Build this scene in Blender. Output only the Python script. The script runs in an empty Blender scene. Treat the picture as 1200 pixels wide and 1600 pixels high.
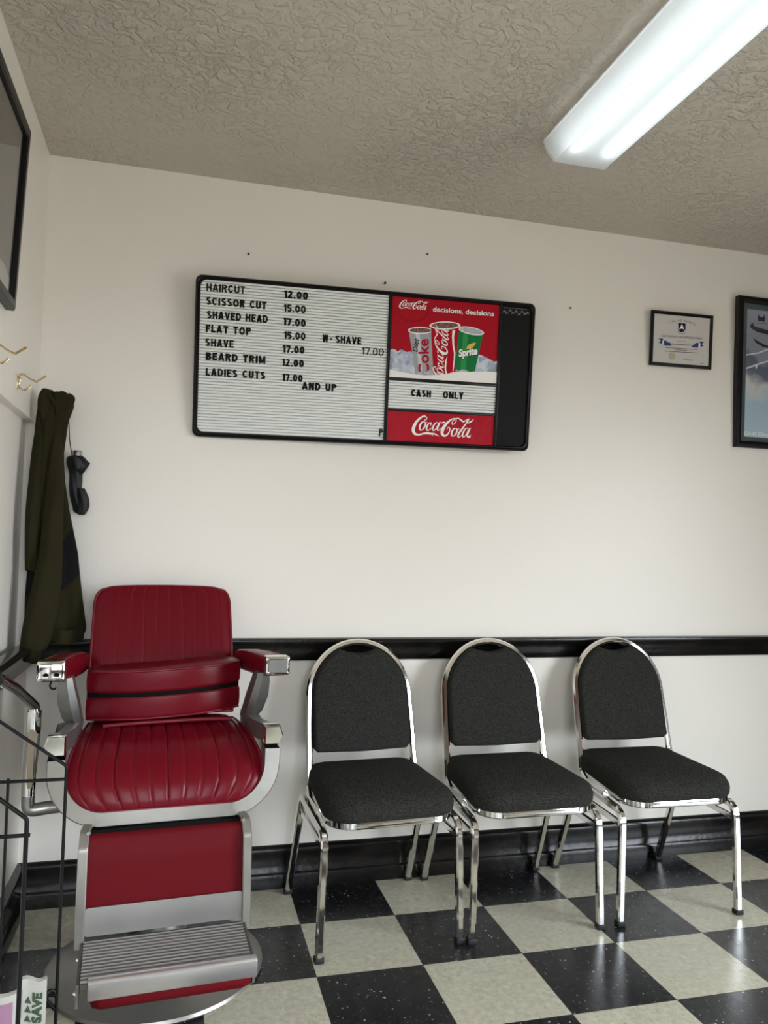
import bpy, bmesh, math, random
import numpy as np
from mathutils import Vector, Matrix, Euler
random.seed(7)
PI = math.pi
S = bpy.context.scene
C = S.collection

# ------------------------------------------------------------------ camera
CAM_R = ((0.967492, 0.250371, -0.035676), (-0.25165, 0.967093, -0.037467), (0.025121, 0.045227, 0.998661))
cam_data = bpy.data.cameras.new('camera')
cam = bpy.data.objects.new('camera', cam_data); C.objects.link(cam)
cam_data.sensor_fit = 'HORIZONTAL'; cam_data.sensor_width = 36.0
cam_data.lens = 1217.15 / 1200 * 36.0
cam_data.clip_start = 0.02
m = Matrix.Identity(4)
for r in range(3):
    m[r][0] = CAM_R[r][0]; m[r][1] = CAM_R[r][2]; m[r][2] = -CAM_R[r][1]
m[0][3], m[1][3], m[2][3] = 0.4692, -2.744, 1.1794
cam.matrix_world = m
S.camera = cam

# ------------------------------------------------------------------ light, exposure
S.view_settings.view_transform = 'Standard'
S.view_settings.look = 'None'
S.view_settings.gamma = 1.0
S.view_settings.use_curve_mapping = False
S.view_settings.exposure = 0.0
SKY = 5.4            # overcast sky seen through the shop windows
SUNSIDE = 3.4       # how much brighter the sky is towards the right-hand street
TUBE = 2.6          # fluorescent tubes
world = bpy.data.worlds.new('overcast_sky'); S.world = world
world.use_nodes = True
wn = world.node_tree.nodes; wl = world.node_tree.links
for n in list(wn): wn.remove(n)
wo = wn.new('ShaderNodeOutputWorld'); wb = wn.new('ShaderNodeBackground')
wt = wn.new('ShaderNodeTexCoord'); wx = wn.new('ShaderNodeSeparateXYZ'); wr = wn.new('ShaderNodeValToRGB')
wl.new(wt.outputs['Generated'], wx.inputs[0]); wl.new(wx.outputs['Z'], wr.inputs[0])
# dim ground and house fronts, pale horizon, brighter cloud overhead (position = height of the direction, 0.5 is the horizon)
RAMP = ((.40, (.27, .262, .25)), (.495, (.28, .275, .265)), (.51, (.80, .84, .89)), (.60, (1.0, 1.09, 1.18)), (.85, (1.20, 1.35, 1.50)))
wr.color_ramp.elements[0].position, wr.color_ramp.elements[1].position = RAMP[0][0], RAMP[-1][0]
for p_, c_ in RAMP[1:-1]: wr.color_ramp.elements.new(p_)
for e_, (p_, c_) in zip(wr.color_ramp.elements, RAMP): e_.position = p_; e_.color = (*c_, 1)
wm = wn.new('ShaderNodeVectorMath'); wm.operation = 'MULTIPLY_ADD'; wm.inputs[1].default_value = (.5, .5, .5); wm.inputs[2].default_value = (.5, .5, .5)
wl.new(wt.outputs['Generated'], wm.inputs[0]); wl.new(wm.outputs[0], wx.inputs[0])
# the sky is brighter on the side of the hidden sun (+x), outside the right-hand window
wg = wn.new('ShaderNodeSeparateXYZ'); wl.new(wt.outputs['Generated'], wg.inputs[0])
wq = wn.new('ShaderNodeMapRange'); wq.inputs[1].default_value = -.2; wq.inputs[2].default_value = 1.0; wq.inputs[3].default_value = SKY; wq.inputs[4].default_value = SKY * SUNSIDE
wl.new(wg.outputs['X'], wq.inputs[0])
wl.new(wr.outputs[0], wb.inputs[0]); wl.new(wq.outputs[0], wb.inputs[1])
wl.new(wb.outputs[0], wo.inputs[0])

ROOM_X, ROOM_Y, ROOM_Z = 3.75, -4.4, 2.457
def portal(name, loc, rot, sx, sy):
    """guides sampling of the sky through a window opening; gives no light of its own"""
    l = bpy.data.lights.new(name, 'AREA'); l.shape = 'RECTANGLE'; l.size = sx; l.size_y = sy
    l.cycles.is_portal = True
    o = bpy.data.objects.new(name, l); C.objects.link(o); o.location = loc; o.rotation_euler = rot
    return o
SIDE = (-4.2, -1.75, .25, 2.08)     # y, y, sill, head of the window in the right wall
FRONT = (.15, 1.4, .40, 2.35)      # x, x, sill, head of the window in the front wall
portal('window_portal_side', (ROOM_X + .10, (SIDE[0]+SIDE[1])/2, (SIDE[2]+SIDE[3])/2), (0, math.radians(90), 0), SIDE[3]-SIDE[2], SIDE[1]-SIDE[0])
portal('window_portal_front', ((FRONT[0]+FRONT[1])/2, ROOM_Y - .10, (FRONT[2]+FRONT[3])/2), (math.radians(90), 0, 0), FRONT[1]-FRONT[0], FRONT[3]-FRONT[2])

# ------------------------------------------------------------------ materials
def nodes(mt): return mt.node_tree.nodes, mt.node_tree.links
def M(name, col, rough=.5, metal=0.0, coat=0.0, spec=.5, bump=None, vary=None, aniso=0):
    """plain procedural material: optional noise bump (scale, strength, distance) and colour variation (scale, colour2, amount)"""
    mt = bpy.data.materials.new(name); mt.use_nodes = True
    n, l = nodes(mt); b = n['Principled BSDF']
    b.inputs['Base Color'].default_value = (*col, 1); b.inputs['Roughness'].default_value = rough
    b.inputs['Metallic'].default_value = metal; b.inputs['Coat Weight'].default_value = coat
    b.inputs['Coat Roughness'].default_value = .12
    b.inputs['Specular IOR Level'].default_value = spec
    if bump or vary: tc = n.new('ShaderNodeTexCoord')
    if bump:
        t = n.new('ShaderNodeTexNoise'); t.inputs['Scale'].default_value = bump[0]; t.inputs['Detail'].default_value = 4
        l.new(tc.outputs['Object'], t.inputs['Vector'])
        bp = n.new('ShaderNodeBump'); bp.inputs['Strength'].default_value = bump[1]; bp.inputs['Distance'].default_value = bump[2]
        l.new(t.outputs['Fac'], bp.inputs['Height']); l.new(bp.outputs[0], b.inputs['Normal'])
    if vary:
        t = n.new('ShaderNodeTexNoise'); t.inputs['Scale'].default_value = vary[0]; t.inputs['Detail'].default_value = 6
        l.new(tc.outputs['Object'], t.inputs['Vector'])
        rp = n.new('ShaderNodeValToRGB'); rp.color_ramp.elements[0].position = .5 - vary[2]; rp.color_ramp.elements[1].position = .5 + vary[2]
        rp.color_ramp.elements[0].color = (*col, 1); rp.color_ramp.elements[1].color = (*vary[1], 1)
        l.new(t.outputs['Fac'], rp.inputs[0]); l.new(rp.outputs[0], b.inputs['Base Color'])
    return mt
def srgb(r, g, b):
    f = lambda c: (c / 255 / 12.92) if c / 255 <= .04045 else ((c / 255 + .055) / 1.055) ** 2.4
    return (f(r), f(g), f(b))

MAT = {}
MAT['bounce_dark'] = M('unseen_walls_darkened', srgb(92, 74, 58), .5, vary=(6, srgb(70, 54, 42), .3))  # invented dark finish for the unseen walls, cuts light bounced into the room
MAT['wall'] = M('wall_paint', srgb(238, 233, 224), .38, bump=(95, .16, .002), spec=.4)
MAT['black_paint'] = M('black_gloss_paint', (.004, .004, .004), .2, spec=.3, bump=(25, .25, .004), vary=(9, (.011, .009, .0075), .12))
MAT['chrome'] = M('polished_chrome', (.82, .81, .79), .09, 1)
MAT['alu'] = M('worn_cast_aluminium', (.40, .388, .362), .34, .85, bump=(40, .12, .002), vary=(14, (.33, .318, .293), .25))
MAT['alu_dull'] = M('dull_grey_aluminium', (.27, .27, .262), .4, .85, vary=(18, (.19, .19, .182), .3))
MAT['brushed'] = M('scuffed_sheet_metal', (.36, .348, .332), .36, .85, bump=(60, .1, .001), vary=(10, (.29, .28, .265), .3))
MAT['tread'] = M('grey_ribbed_metal', (.17, .155, .143), .45, .7, vary=(16, (.125, .115, .105), .3))
MAT['base'] = M('aged_base_metal', (.37, .352, .325), .36, .8, vary=(8, (.28, .265, .245), .3), bump=(30, .08, .002))
MAT['vinyl'] = M('oxblood_vinyl', (.132, .0020, .0085), .31, spec=.2, bump=(220, .12, .0008))
MAT['vinyl_pipe'] = M('oxblood_piping', (.15, .005, .014), .32, spec=.4)
MAT['vinyl_leg'] = M('faded_red_vinyl', (.112, .0050, .0085), .5, spec=.08, bump=(220, .1, .0008))
MAT['dark'] = M('black_gap', (.004, .004, .004), .8, spec=.1)
MAT['rubber'] = M('black_rubber', (.012, .012, .012), .6)
MAT['frame_black'] = M('black_plastic_frame', (.006, .006, .0063), .3, spec=.25)
MAT['black_panel'] = M('satin_black_panel', (.008, .008, .0083), .5, spec=.12, vary=(5, (.011, .011, .0115), .3))
MAT['letter'] = M('black_letter_plastic', (.005, .005, .005), .5, spec=.15)
MAT['letter_board'] = M('grooved_white_plastic', srgb(234, 237, 234), .5, spec=.2)
MAT['wire'] = M('black_wire', (.004, .004, .004), .4, spec=.18)
MAT['umbrella'] = M('black_umbrella_cloth', (.009, .009, .011), .6, bump=(50, .2, .002))
MAT['olive'] = M('olive_knit', (.0165, .0145, .0036), .9, bump=(450, .35, .0012), vary=(8, (.021, .0185, .005), .2), spec=.2)
MAT['jacket_black'] = M('black_fleece', (.005, .005, .006), .9, bump=(450, .3, .001), spec=.2)
MAT['brass'] = M('brass_wire', (.75, .60, .36), .18, 1)
MAT['edge'] = M('bright_worn_edge', (.60, .58, .575), .34, .8, bump=(60, .1, .001))
MAT['steel'] = M('dull_steel', (.5, .5, .5), .3, 1)

def fabric():
    mt = M('charcoal_woven_fabric', (.03, .031, .028), .9, spec=.1)
    n, l = nodes(mt); b = n['Principled BSDF']; tc = n.new('ShaderNodeTexCoord')
    mp = n.new('ShaderNodeMapping'); mp.inputs['Scale'].default_value = (1, 1, 3.2)
    l.new(tc.outputs['Object'], mp.inputs['Vector'])
    t = n.new('ShaderNodeTexNoise'); t.inputs['Scale'].default_value = 210; t.inputs['Detail'].default_value = 3
    l.new(mp.outputs[0], t.inputs['Vector'])
    rp = n.new('ShaderNodeValToRGB'); rp.color_ramp.elements[0].position = .33; rp.color_ramp.elements[1].position = .68
    rp.color_ramp.elements[0].color = (.009, .0092, .0083, 1); rp.color_ramp.elements[1].color = (.044, .044, .0385, 1)
    l.new(t.outputs['Fac'], rp.inputs[0]); l.new(rp.outputs[0], b.inputs['Base Color'])
    bp = n.new('ShaderNodeBump'); bp.inputs['Strength'].default_value = .4; bp.inputs['Distance'].default_value = .0015
    l.new(t.outputs['Fac'], bp.inputs['Height']); l.new(bp.outputs[0], b.inputs['Normal'])
    return mt
MAT['fabric'] = fabric()

def ceiling_mat():
    mt = M('stomped_plaster_ceiling', srgb(203, 195, 182), .75, spec=.3)
    n, l = nodes(mt); b = n['Principled BSDF']; tc = n.new('ShaderNodeTexCoord')
    d = n.new('ShaderNodeTexNoise'); d.inputs['Scale'].default_value = 16; d.inputs['Detail'].default_value = 2
    l.new(tc.outputs['Object'], d.inputs['Vector'])
    mx = n.new('ShaderNodeVectorMath'); mx.operation = 'MULTIPLY_ADD'
    mx.inputs[1].default_value = (.09, .09, .09); l.new(d.outputs['Color'], mx.inputs[0]); l.new(tc.outputs['Object'], mx.inputs[2])
    v = n.new('ShaderNodeTexVoronoi'); v.feature = 'SMOOTH_F1'; v.inputs['Scale'].default_value = 34
    l.new(mx.outputs[0], v.inputs['Vector'])
    t = n.new('ShaderNodeTexNoise'); t.inputs['Scale'].default_value = 44; t.inputs['Detail'].default_value = 3
    l.new(mx.outputs[0], t.inputs['Vector'])
    rp = n.new('ShaderNodeValToRGB'); rp.color_ramp.elements[0].position = .46; rp.color_ramp.elements[1].position = .60
    l.new(t.outputs['Fac'], rp.inputs[0])
    ad = n.new('ShaderNodeMath'); ad.operation = 'ADD'; l.new(rp.outputs[0], ad.inputs[0]); l.new(v.outputs['Distance'], ad.inputs[1])
    bp = n.new('ShaderNodeBump'); bp.inputs['Strength'].default_value = .75; bp.inputs['Distance'].default_value = .0075
    pt = n.new('ShaderNodeTexNoise'); pt.inputs['Scale'].default_value = 1.7; pt.inputs['Detail'].default_value = 2; l.new(tc.outputs['Object'], pt.inputs['Vector'])
    pr_ = n.new('ShaderNodeMapRange'); pr_.inputs[1].default_value = .36; pr_.inputs[2].default_value = .62; pr_.inputs[3].default_value = .25; pr_.inputs[4].default_value = 1.15; l.new(pt.outputs['Fac'], pr_.inputs[0])
    mu = n.new('ShaderNodeMath'); mu.operation = 'MULTIPLY'; l.new(ad.outputs[0], mu.inputs[0]); l.new(pr_.outputs[0], mu.inputs[1])
    l.new(mu.outputs[0], bp.inputs['Height']); l.new(bp.outputs[0], b.inputs['Normal'])
    return mt
MAT['ceiling'] = ceiling_mat()

def floor_mat():
    T, X0, Y0 = .3048, .8701, -.2833
    mt = M('checker_vinyl_tile', (1, 1, 1), .22, spec=.5)
    n, l = nodes(mt); b = n['Principled BSDF']; g = n.new('ShaderNodeNewGeometry')
    sp = n.new('ShaderNodeSeparateXYZ'); l.new(g.outputs['Position'], sp.inputs[0])
    def mth(op, a, bb=None):
        q = n.new('ShaderNodeMath'); q.operation = op
        for i, x in enumerate((a, bb)):
            if x is None: continue
            if isinstance(x, (int, float)): q.inputs[i].default_value = x
            else: l.new(x, q.inputs[i])
        return q.outputs[0]
    u = mth('DIVIDE', mth('SUBTRACT', sp.outputs['X'], X0), T); v = mth('DIVIDE', mth('SUBTRACT', sp.outputs['Y'], Y0), T)
    fu, fv = mth('FLOOR', u), mth('FLOOR', v)
    par = mth('FLOORED_MODULO', mth('ADD', fu, fv), 2)          # 1 -> light tile
    # per-tile value
    cb = n.new('ShaderNodeCombineXYZ'); l.new(fu, cb.inputs[0]); l.new(fv, cb.inputs[1])
    wn_ = n.new('ShaderNodeTexWhiteNoise'); l.new(cb.outputs[0], wn_.inputs['Vector'])
    def noise(scale, det=4):
        t = n.new('ShaderNodeTexNoise'); t.inputs['Scale'].default_value = scale; t.inputs['Detail'].default_value = det
        l.new(g.outputs['Position'], t.inputs['Vector']); return t.outputs['Fac']
    def ramp(f, p0, c0, p1, c1):
        r = n.new('ShaderNodeValToRGB'); r.color_ramp.elements[0].position = p0; r.color_ramp.elements[1].position = p1
        r.color_ramp.elements[0].color = (*c0, 1); r.color_ramp.elements[1].color = (*c1, 1); l.new(f, r.inputs[0]); return r.outputs[0]
    def mix(f, a, bb):
        q = n.new('ShaderNodeMix'); q.data_type = 'RGBA'
        if isinstance(f, (int, float)): q.inputs['Factor'].default_value = f
        else: l.new(f, q.inputs['Factor'])
        for nm, x in (('A', a), ('B', bb)):
            s = [i for i in q.inputs if i.name == nm and i.type == 'RGBA'][0]
            if isinstance(x, tuple): s.default_value = (*x, 1)
            else: l.new(x, s)
        return [o for o in q.outputs if o.type == 'RGBA'][0]
    light = ramp(noise(60, 8), .3, srgb(176, 171, 150), .72, srgb(203, 199, 180))
    light = mix(ramp(noise(150, 2), .66, (0, 0, 0), .70, (1, 1, 1)), light, srgb(140, 133, 112))
    dark = ramp(noise(40, 6), .3, (.0065, .0065, .0075), .75, (.014, .014, .0155))
    dark = mix(ramp(noise(95, 3), .665, (0, 0, 0), .70, (1, 1, 1)), dark, srgb(185, 185, 185))
    col = mix(par, dark, light)
    eu = mth('ABSOLUTE', mth('SUBTRACT', mth('FRACT', u), .5)); ev = mth('ABSOLUTE', mth('SUBTRACT', mth('FRACT', v), .5))
    seam = mth('GREATER_THAN', mth('MAXIMUM', eu, ev), .4965)
    col = mix(mth('MULTIPLY', seam, .75), col, (.01, .01, .01))
    l.new(col, b.inputs['Base Color'])
    l.new(mth('ADD', mth('MULTIPLY', noise(14), .2), .17), b.inputs['Roughness'])
    bp = n.new('ShaderNodeBump'); bp.inputs['Strength'].default_value = .12; bp.inputs['Distance'].default_value = .003
    l.new(noise(5, 3), bp.inputs['Height']); l.new(bp.outputs[0], b.inputs['Normal'])
    return mt
MAT['floor'] = floor_mat()

def tube_mat():
    mt = bpy.data.materials.new('lit_fluorescent_tube'); mt.use_nodes = True
    n, l = nodes(mt); n.remove(n['Principled BSDF']); e = n.new('ShaderNodeEmission')
    e.inputs[0].default_value = (.90, .97, 1, 1); e.inputs[1].default_value = TUBE
    l.new(e.outputs[0], n['Material Output'].inputs[0]); return mt
def lens_mat():
    mt = bpy.data.materials.new('prismatic_acrylic_lens'); mt.use_nodes = True
    n, l = nodes(mt); n.remove(n['Principled BSDF'])
    tr = n.new('ShaderNodeBsdfTransparent'); tl = n.new('ShaderNodeBsdfTranslucent'); gl = n.new('ShaderNodeBsdfDiffuse')
    tl.inputs[0].default_value = (.92, .95, .95, 1); gl.inputs[0].default_value = (.8, .8, .8, 1); tr.inputs[0].default_value = (.9, .9, .9, 1)
    m1 = n.new('ShaderNodeMixShader'); m1.inputs[0].default_value = .25
    l.new(tl.outputs[0], m1.inputs[1]); l.new(gl.outputs[0], m1.inputs[2])
    m2 = n.new('ShaderNodeMixShader'); m2.inputs[0].default_value = .93
    l.new(tr.outputs[0], m2.inputs[1]); l.new(m1.outputs[0], m2.inputs[2])
    l.new(m2.outputs[0], n['Material Output'].inputs[0]); return mt
MAT['tube'] = tube_mat(); MAT['lens'] = lens_mat()
MAT['fixture'] = M('white_enamel', (.75, .75, .74), .4)
def glass_mat():
    mt = bpy.data.materials.new('picture_glass'); mt.use_nodes = True
    n, l = nodes(mt); n.remove(n['Principled BSDF'])
    tr = n.new('ShaderNodeBsdfTransparent'); gl = n.new('ShaderNodeBsdfGlossy'); gl.inputs['Roughness'].default_value = .015
    fr = n.new('ShaderNodeFresnel'); fr.inputs[0].default_value = 1.6
    gm = n.new('ShaderNodeNewGeometry'); ml = n.new('ShaderNodeMath'); ml.operation = 'MULTIPLY_ADD'
    ng = n.new('ShaderNodeMath'); ng.operation = 'SUBTRACT'; ng.inputs[0].default_value = 1; l.new(gm.outputs['Backfacing'], ng.inputs[1])
    l.new(fr.outputs[0], ml.inputs[0]); l.new(ng.outputs[0], ml.inputs[1]); ml.inputs[2].default_value = 0
    mx = n.new('ShaderNodeMixShader'); l.new(ml.outputs[0], mx.inputs[0]); l.new(tr.outputs[0], mx.inputs[1]); l.new(gl.outputs[0], mx.inputs[2])
    l.new(mx.outputs[0], n['Material Output'].inputs[0]); return mt
MAT['glass'] = glass_mat()
def paper(name, rgb, rough=.45): 
    return M(name, srgb(*rgb), rough, spec=.15)

# ------------------------------------------------------------------ mesh helpers
class MB:
    def __init__(s): s.v = []; s.f = []; s.mi = []
    def add(s, vs, fs, mi=0):
        o = len(s.v); s.v += [tuple(x) for x in vs]; s.f += [tuple(i + o for i in f) for f in fs]; s.mi += [mi] * len(fs); return s
    def box(s, lo, hi, mi=0):
        (a, b, c), (d, e, f) = lo, hi
        return s.add([(a,b,c),(d,b,c),(d,e,c),(a,e,c),(a,b,f),(d,b,f),(d,e,f),(a,e,f)],
                     [(0,3,2,1),(4,5,6,7),(0,1,5,4),(1,2,6,5),(2,3,7,6),(3,0,4,7)], mi)
    def loft(s, rings, close=True, caps=True, mi=0):
        n = len(rings[0]); vs = [p for r in rings for p in r]; fs = []
        for i in range(len(rings) - 1):
            for j in range(n if close else n - 1):
                k = (j + 1) % n
                fs.append((i*n+j, i*n+k, (i+1)*n+k, (i+1)*n+j))
        if caps:
            fs.append(tuple(reversed(range(n)))); fs.append(tuple((len(rings)-1)*n + j for j in range(n)))
        return s.add(vs, fs, mi)
    def sweep(s, path, section, caps=True, closed=False, up=None, mi=0, scale=None):
        """section: list of (a, b) in the frame (side, normal) carried along the path"""
        P = [Vector(p) for p in path]; n = len(P); rings = []
        T = []
        for i in range(n):
            a = P[(i-1) % n] if (closed or i > 0) else P[i]; b = P[(i+1) % n] if (closed or i < n-1) else P[i]
            T.append((b - a).normalized())
        u = Vector(up) if up else Vector((0, 0, 1))
        if abs(u.dot(T[0])) > .95: u = Vector((0, 1, 0)) if abs(T[0].y) < .9 else Vector((1, 0, 0))
        N = (u - T[0] * u.dot(T[0])).normalized()
        for i in range(n):
            if i > 0:
                q = T[i-1].rotation_difference(T[i]); N = q @ N
                N = (N - T[i] * N.dot(T[i])).normalized()
            B = T[i].cross(N); k = scale[i] if scale else 1
            rings.append([tuple(P[i] + B * (a * k) + N * (b * k)) for a, b in section])
        if closed: rings.append(rings[0])
        return s.loft(rings, True, caps and not closed, mi)
    def tube(s, path, r, n=10, **k):
        return s.sweep(path, [(r * math.cos(2*PI*i/n), r * math.sin(2*PI*i/n)) for i in range(n)], **k)
    def lathe(s, prof, n=48, center=(0, 0), mi=0):
        rings = [[(center[0] + r * math.cos(2*PI*j/n), center[1] + r * math.sin(2*PI*j/n), z) for j in range(n)] for r, z in prof]
        return s.loft(rings, True, True, mi)
    def prism(s, poly, d0, d1, axis='y', mi=0):
        """polygon of (a, b) pushed from d0 to d1 along axis; axis y: (x, z), axis x: (y, z), axis z: (x, y)"""
        def P(a, b, d): return {'y': (a, d, b), 'x': (d, a, b), 'z': (a, b, d)}[axis]
        return s.loft([[P(a, b, d0) for a, b in poly], [P(a, b, d1) for a, b in poly]], True, True, mi)
    def grid(s, rows, mi=0):
        n = len(rows[0]); vs = [p for r in rows for p in r]
        return s.add(vs, [(i*n+j, i*n+j+1, (i+1)*n+j+1, (i+1)*n+j) for i in range(len(rows)-1) for j in range(n-1)], mi)
    def build(s, name, mat, parent=None, smooth=35, bevel=0, seg=2, solid=0, sub=0):
        me = bpy.data.meshes.new(name); me.from_pydata(s.v, [], s.f)
        for m_ in (mat if isinstance(mat, (list, tuple)) else [mat]): me.materials.append(m_)
        for p, i in zip(me.polygons, s.mi): p.material_index = i
        bm = bmesh.new(); bm.from_mesh(me)
        bmesh.ops.remove_doubles(bm, verts=bm.verts, dist=1e-6)
        bmesh.ops.recalc_face_normals(bm, faces=bm.faces)
        if bevel:
            es = [e for e in bm.edges if len(e.link_faces) == 2 and e.calc_face_angle(0) > math.radians(40)]
            bmesh.ops.bevel(bm, geom=es, offset=bevel, segments=seg, affect='EDGES', profile=.5, clamp_overlap=True)
        bm.to_mesh(me); bm.free()
        if smooth:
            me.polygons.foreach_set('use_smooth', [True] * len(me.polygons)); me.set_sharp_from_angle(angle=math.radians(smooth))
        o = bpy.data.objects.new(name, me); C.objects.link(o)
        if parent: o.parent = parent
        if solid:
            md = o.modifiers.new('thickness', 'SOLIDIFY'); md.thickness = solid; md.offset = -1
        if sub:
            md = o.modifiers.new('rounding', 'SUBSURF'); md.levels = sub; md.render_levels = sub
        return o

def thing(name, label, cat, loc=(0, 0, 0), rotz=0, group=None):
    o = bpy.data.objects.new(name, None); C.objects.link(o); o.location = loc; o.rotation_euler = (0, 0, rotz)
    o.empty_display_size = .05
    return tag(o, label, cat, group)
def tag(o, label, cat, group=None):
    o['label'] = label; o['category'] = cat
    if group: o['group'] = group
    return o
def struct(o): o['kind'] = 'structure'; return o

def fillet(pts, r, seg=6):
    """round the inner corners of a polyline"""
    P = [Vector(p) for p in pts]; out = [P[0]]
    rr = r if isinstance(r, (list, tuple)) else [r] * len(P)
    for i in range(1, len(P) - 1):
        a, b, c = P[i-1], P[i], P[i+1]; d1 = (a - b); d2 = (c - b)
        ang = d1.angle(d2); t = min(rr[i] / math.tan(ang / 2), d1.length * .48, d2.length * .48)
        p, q = b + d1.normalized() * t, b + d2.normalized() * t
        for k in range(seg + 1):
            w = k / seg; out.append(p * (1-w)**2 + b * 2*w*(1-w) + q * w*w)
    out.append(P[-1]); return out
def spline(pts, n=8, closed=False):
    """Catmull-Rom through points of any dimension"""
    A = [np.array(p, float) for p in pts]; out = []; L = len(A)
    rng = range(L) if closed else range(L - 1)
    g = (lambda i: A[i % L]) if closed else (lambda i: A[min(max(i, 0), L-1)])
    for i in rng:
        p0, p1, p2, p3 = g(i-1), g(i), g(i+1), g(i+2)
        for k in range(n):
            t = k / n
            out.append(.5 * ((2*p1) + (p2-p0)*t + (2*p0-5*p1+4*p2-p3)*t*t + (3*p1-p0-3*p2+p3)*t**3))
    if not closed: out.append(A[-1])
    return out
def sq(w, h, c=.2):
    """chamfered rectangular tube section"""
    a, b = w/2, h/2; k = min(w, h) * c
    return [(a, -b+k), (a, b-k), (a-k, b), (-a+k, b), (-a, b-k), (-a, -b+k), (-a+k, -b), (a-k, -b)]
def rrect(x0, z0, x1, z1, r, n=6):
    out = []
    for cx, cz, a in ((x1-r, z1-r, 0), (x0+r, z1-r, 90), (x0+r, z0+r, 180), (x1-r, z0+r, 270)):
        for k in range(n+1):
            t = math.radians(a + 90*k/n); out.append((cx + r*math.cos(t), cz + r*math.sin(t)))
    return out
def shell(rows, thick):
    """closed pad from an open grid: a second skin set back along the grid's normals"""
    A = np.array([[tuple(p) for p in r] for r in rows], float)
    du = np.gradient(A, axis=1); dv = np.gradient(A, axis=0); nn = np.cross(du, dv)
    nn /= (np.linalg.norm(nn, axis=2, keepdims=True) + 1e-12)
    return A, A - nn * thick
def pad(mb, rows, thick):
    A, Bk = shell(rows, thick); R, Q = A.shape[:2]
    mb.grid(A.tolist()); mb.grid(Bk.tolist())
    ring = [(0, j) for j in range(Q)] + [(i, Q-1) for i in range(1, R)] + [(R-1, j) for j in range(Q-2, -1, -1)] + [(i, 0) for i in range(R-2, 0, -1)]
    n = len(ring); vs = [tuple(A[r]) for r in ring] + [tuple(Bk[r]) for r in ring]
    mb.add(vs, [(i, (i+1) % n, n + (i+1) % n, n + i) for i in range(n)])
    return [tuple(A[r]) for r in ring]

# text and flat artwork ------------------------------------------------------
def text_polys(s, bold=0.0, shear=0.0):
    cu = bpy.data.curves.new('tmp', 'FONT'); cu.body = s; cu.offset = bold; cu.shear = shear; cu.resolution_u = 4; cu.fill_mode = 'FRONT'
    o = bpy.data.objects.new('tmp', cu); C.objects.link(o)
    bpy.context.view_layer.update()
    me = bpy.data.meshes.new_from_object(o.evaluated_get(bpy.context.evaluated_depsgraph_get()))
    vs = [(v.co.x, v.co.y) for v in me.vertices]; fs = [tuple(p.vertices) for p in me.polygons]
    bpy.data.objects.remove(o); bpy.data.curves.remove(cu); bpy.data.meshes.remove(me)
    return vs, fs
def fit_text(s, width, height, bold=0.0, shear=0.0):
    """text fitted to a width and a height of its tallest letters, from (0, 0)"""
    vs, fs = text_polys(s, bold, shear)
    xs = [v[0] for v in vs]; ys = [v[1] for v in vs]; x0, x1, y1 = min(xs), max(xs), max(ys)
    return [((x - x0) / (x1 - x0) * width, y / y1 * height) for x, y in vs], fs
def ribbon(strokes, n=8):
    """strokes of (x, y, width) -> flat ribbon polygons with round ends; the third value is the stroke's layer"""
    vs, fs = [], []
    for si, st in enumerate(strokes):
        P = spline(st, n); L = []; R = []; k = len(P); o = len(vs)
        for i, p in enumerate(P):
            a = P[max(i-1, 0)][:2]; b = P[min(i+1, k-1)][:2]; t = b - a; t = t / (np.linalg.norm(t) + 1e-9)
            nn = np.array([-t[1], t[0]]) * max(p[2], .5) / 2
            L.append(p[:2] + nn); R.append(p[:2] - nn)
        vs += [(*q, si) for q in L] + [(*q, si) for q in R]
        fs += [(o+i, o+i+1, o+k+i+1, o+k+i) for i in range(k-1)]
        for e, d in ((0, P[0][:2] - P[1][:2]), (k-1, P[-1][:2] - P[-2][:2])):
            o2 = len(vs); r = max(P[e][2], .5)/2; a0 = math.atan2(d[1], d[0]) - PI/2
            vs += [(P[e][0] + r*math.cos(a0 + PI*j/6), P[e][1] + r*math.sin(a0 + PI*j/6), si) for j in range(7)]
            fs.append(tuple(range(o2, o2+7)))
    return vs, fs
def flat(name, mat, parent, vs, fs, y, th=0, smooth=0):
    """2-D shapes (x, z) standing in the plane y of their parent, facing -y, with th thickness"""
    mb = MB(); mb.add([(q[0], y - (q[2] * 2.5e-5 if len(q) > 2 else 0), q[1]) for q in vs], fs)
    me_o = mb.build(name, mat, parent, smooth=0)
    bm = bmesh.new(); bm.from_mesh(me_o.data)
    for f in bm.faces:
        if f.normal.y > 0: f.normal_flip()
    if th:
        r = bmesh.ops.extrude_face_region(bm, geom=list(bm.faces))
        bmesh.ops.translate(bm, verts=[e for e in r['geom'] if isinstance(e, bmesh.types.BMVert)], vec=(0, -th, 0))
        bmesh.ops.recalc_face_normals(bm, faces=bm.faces)
    bm.to_mesh(me_o.data); bm.free()
    return me_o
def ell(cx, cy, rx, ry, rot=0, n=36, a0=0, a1=360):
    r = math.radians(rot); out = []
    for k in range(n + (a1-a0 < 360)):
        t = math.radians(a0 + (a1-a0)*k/n); x, y = rx*math.cos(t), ry*math.sin(t)
        out.append((cx + x*math.cos(r) - y*math.sin(r), cy + x*math.sin(r) + y*math.cos(r)))
    return out
def homog(src, dst):
    A = []; b = []
    for (x, y), (u, v) in zip(src, dst):
        A.append([x, y, 1, 0, 0, 0, -u*x, -u*y]); b.append(u); A.append([0, 0, 0, x, y, 1, -v*x, -v*y]); b.append(v)
    h = np.append(np.linalg.solve(np.array(A, float), np.array(b, float)), 1).reshape(3, 3)
    def f(x, y):
        q = h @ np.array([x, y, 1]); return (q[0]/q[2], q[1]/q[2])
    return f

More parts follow.
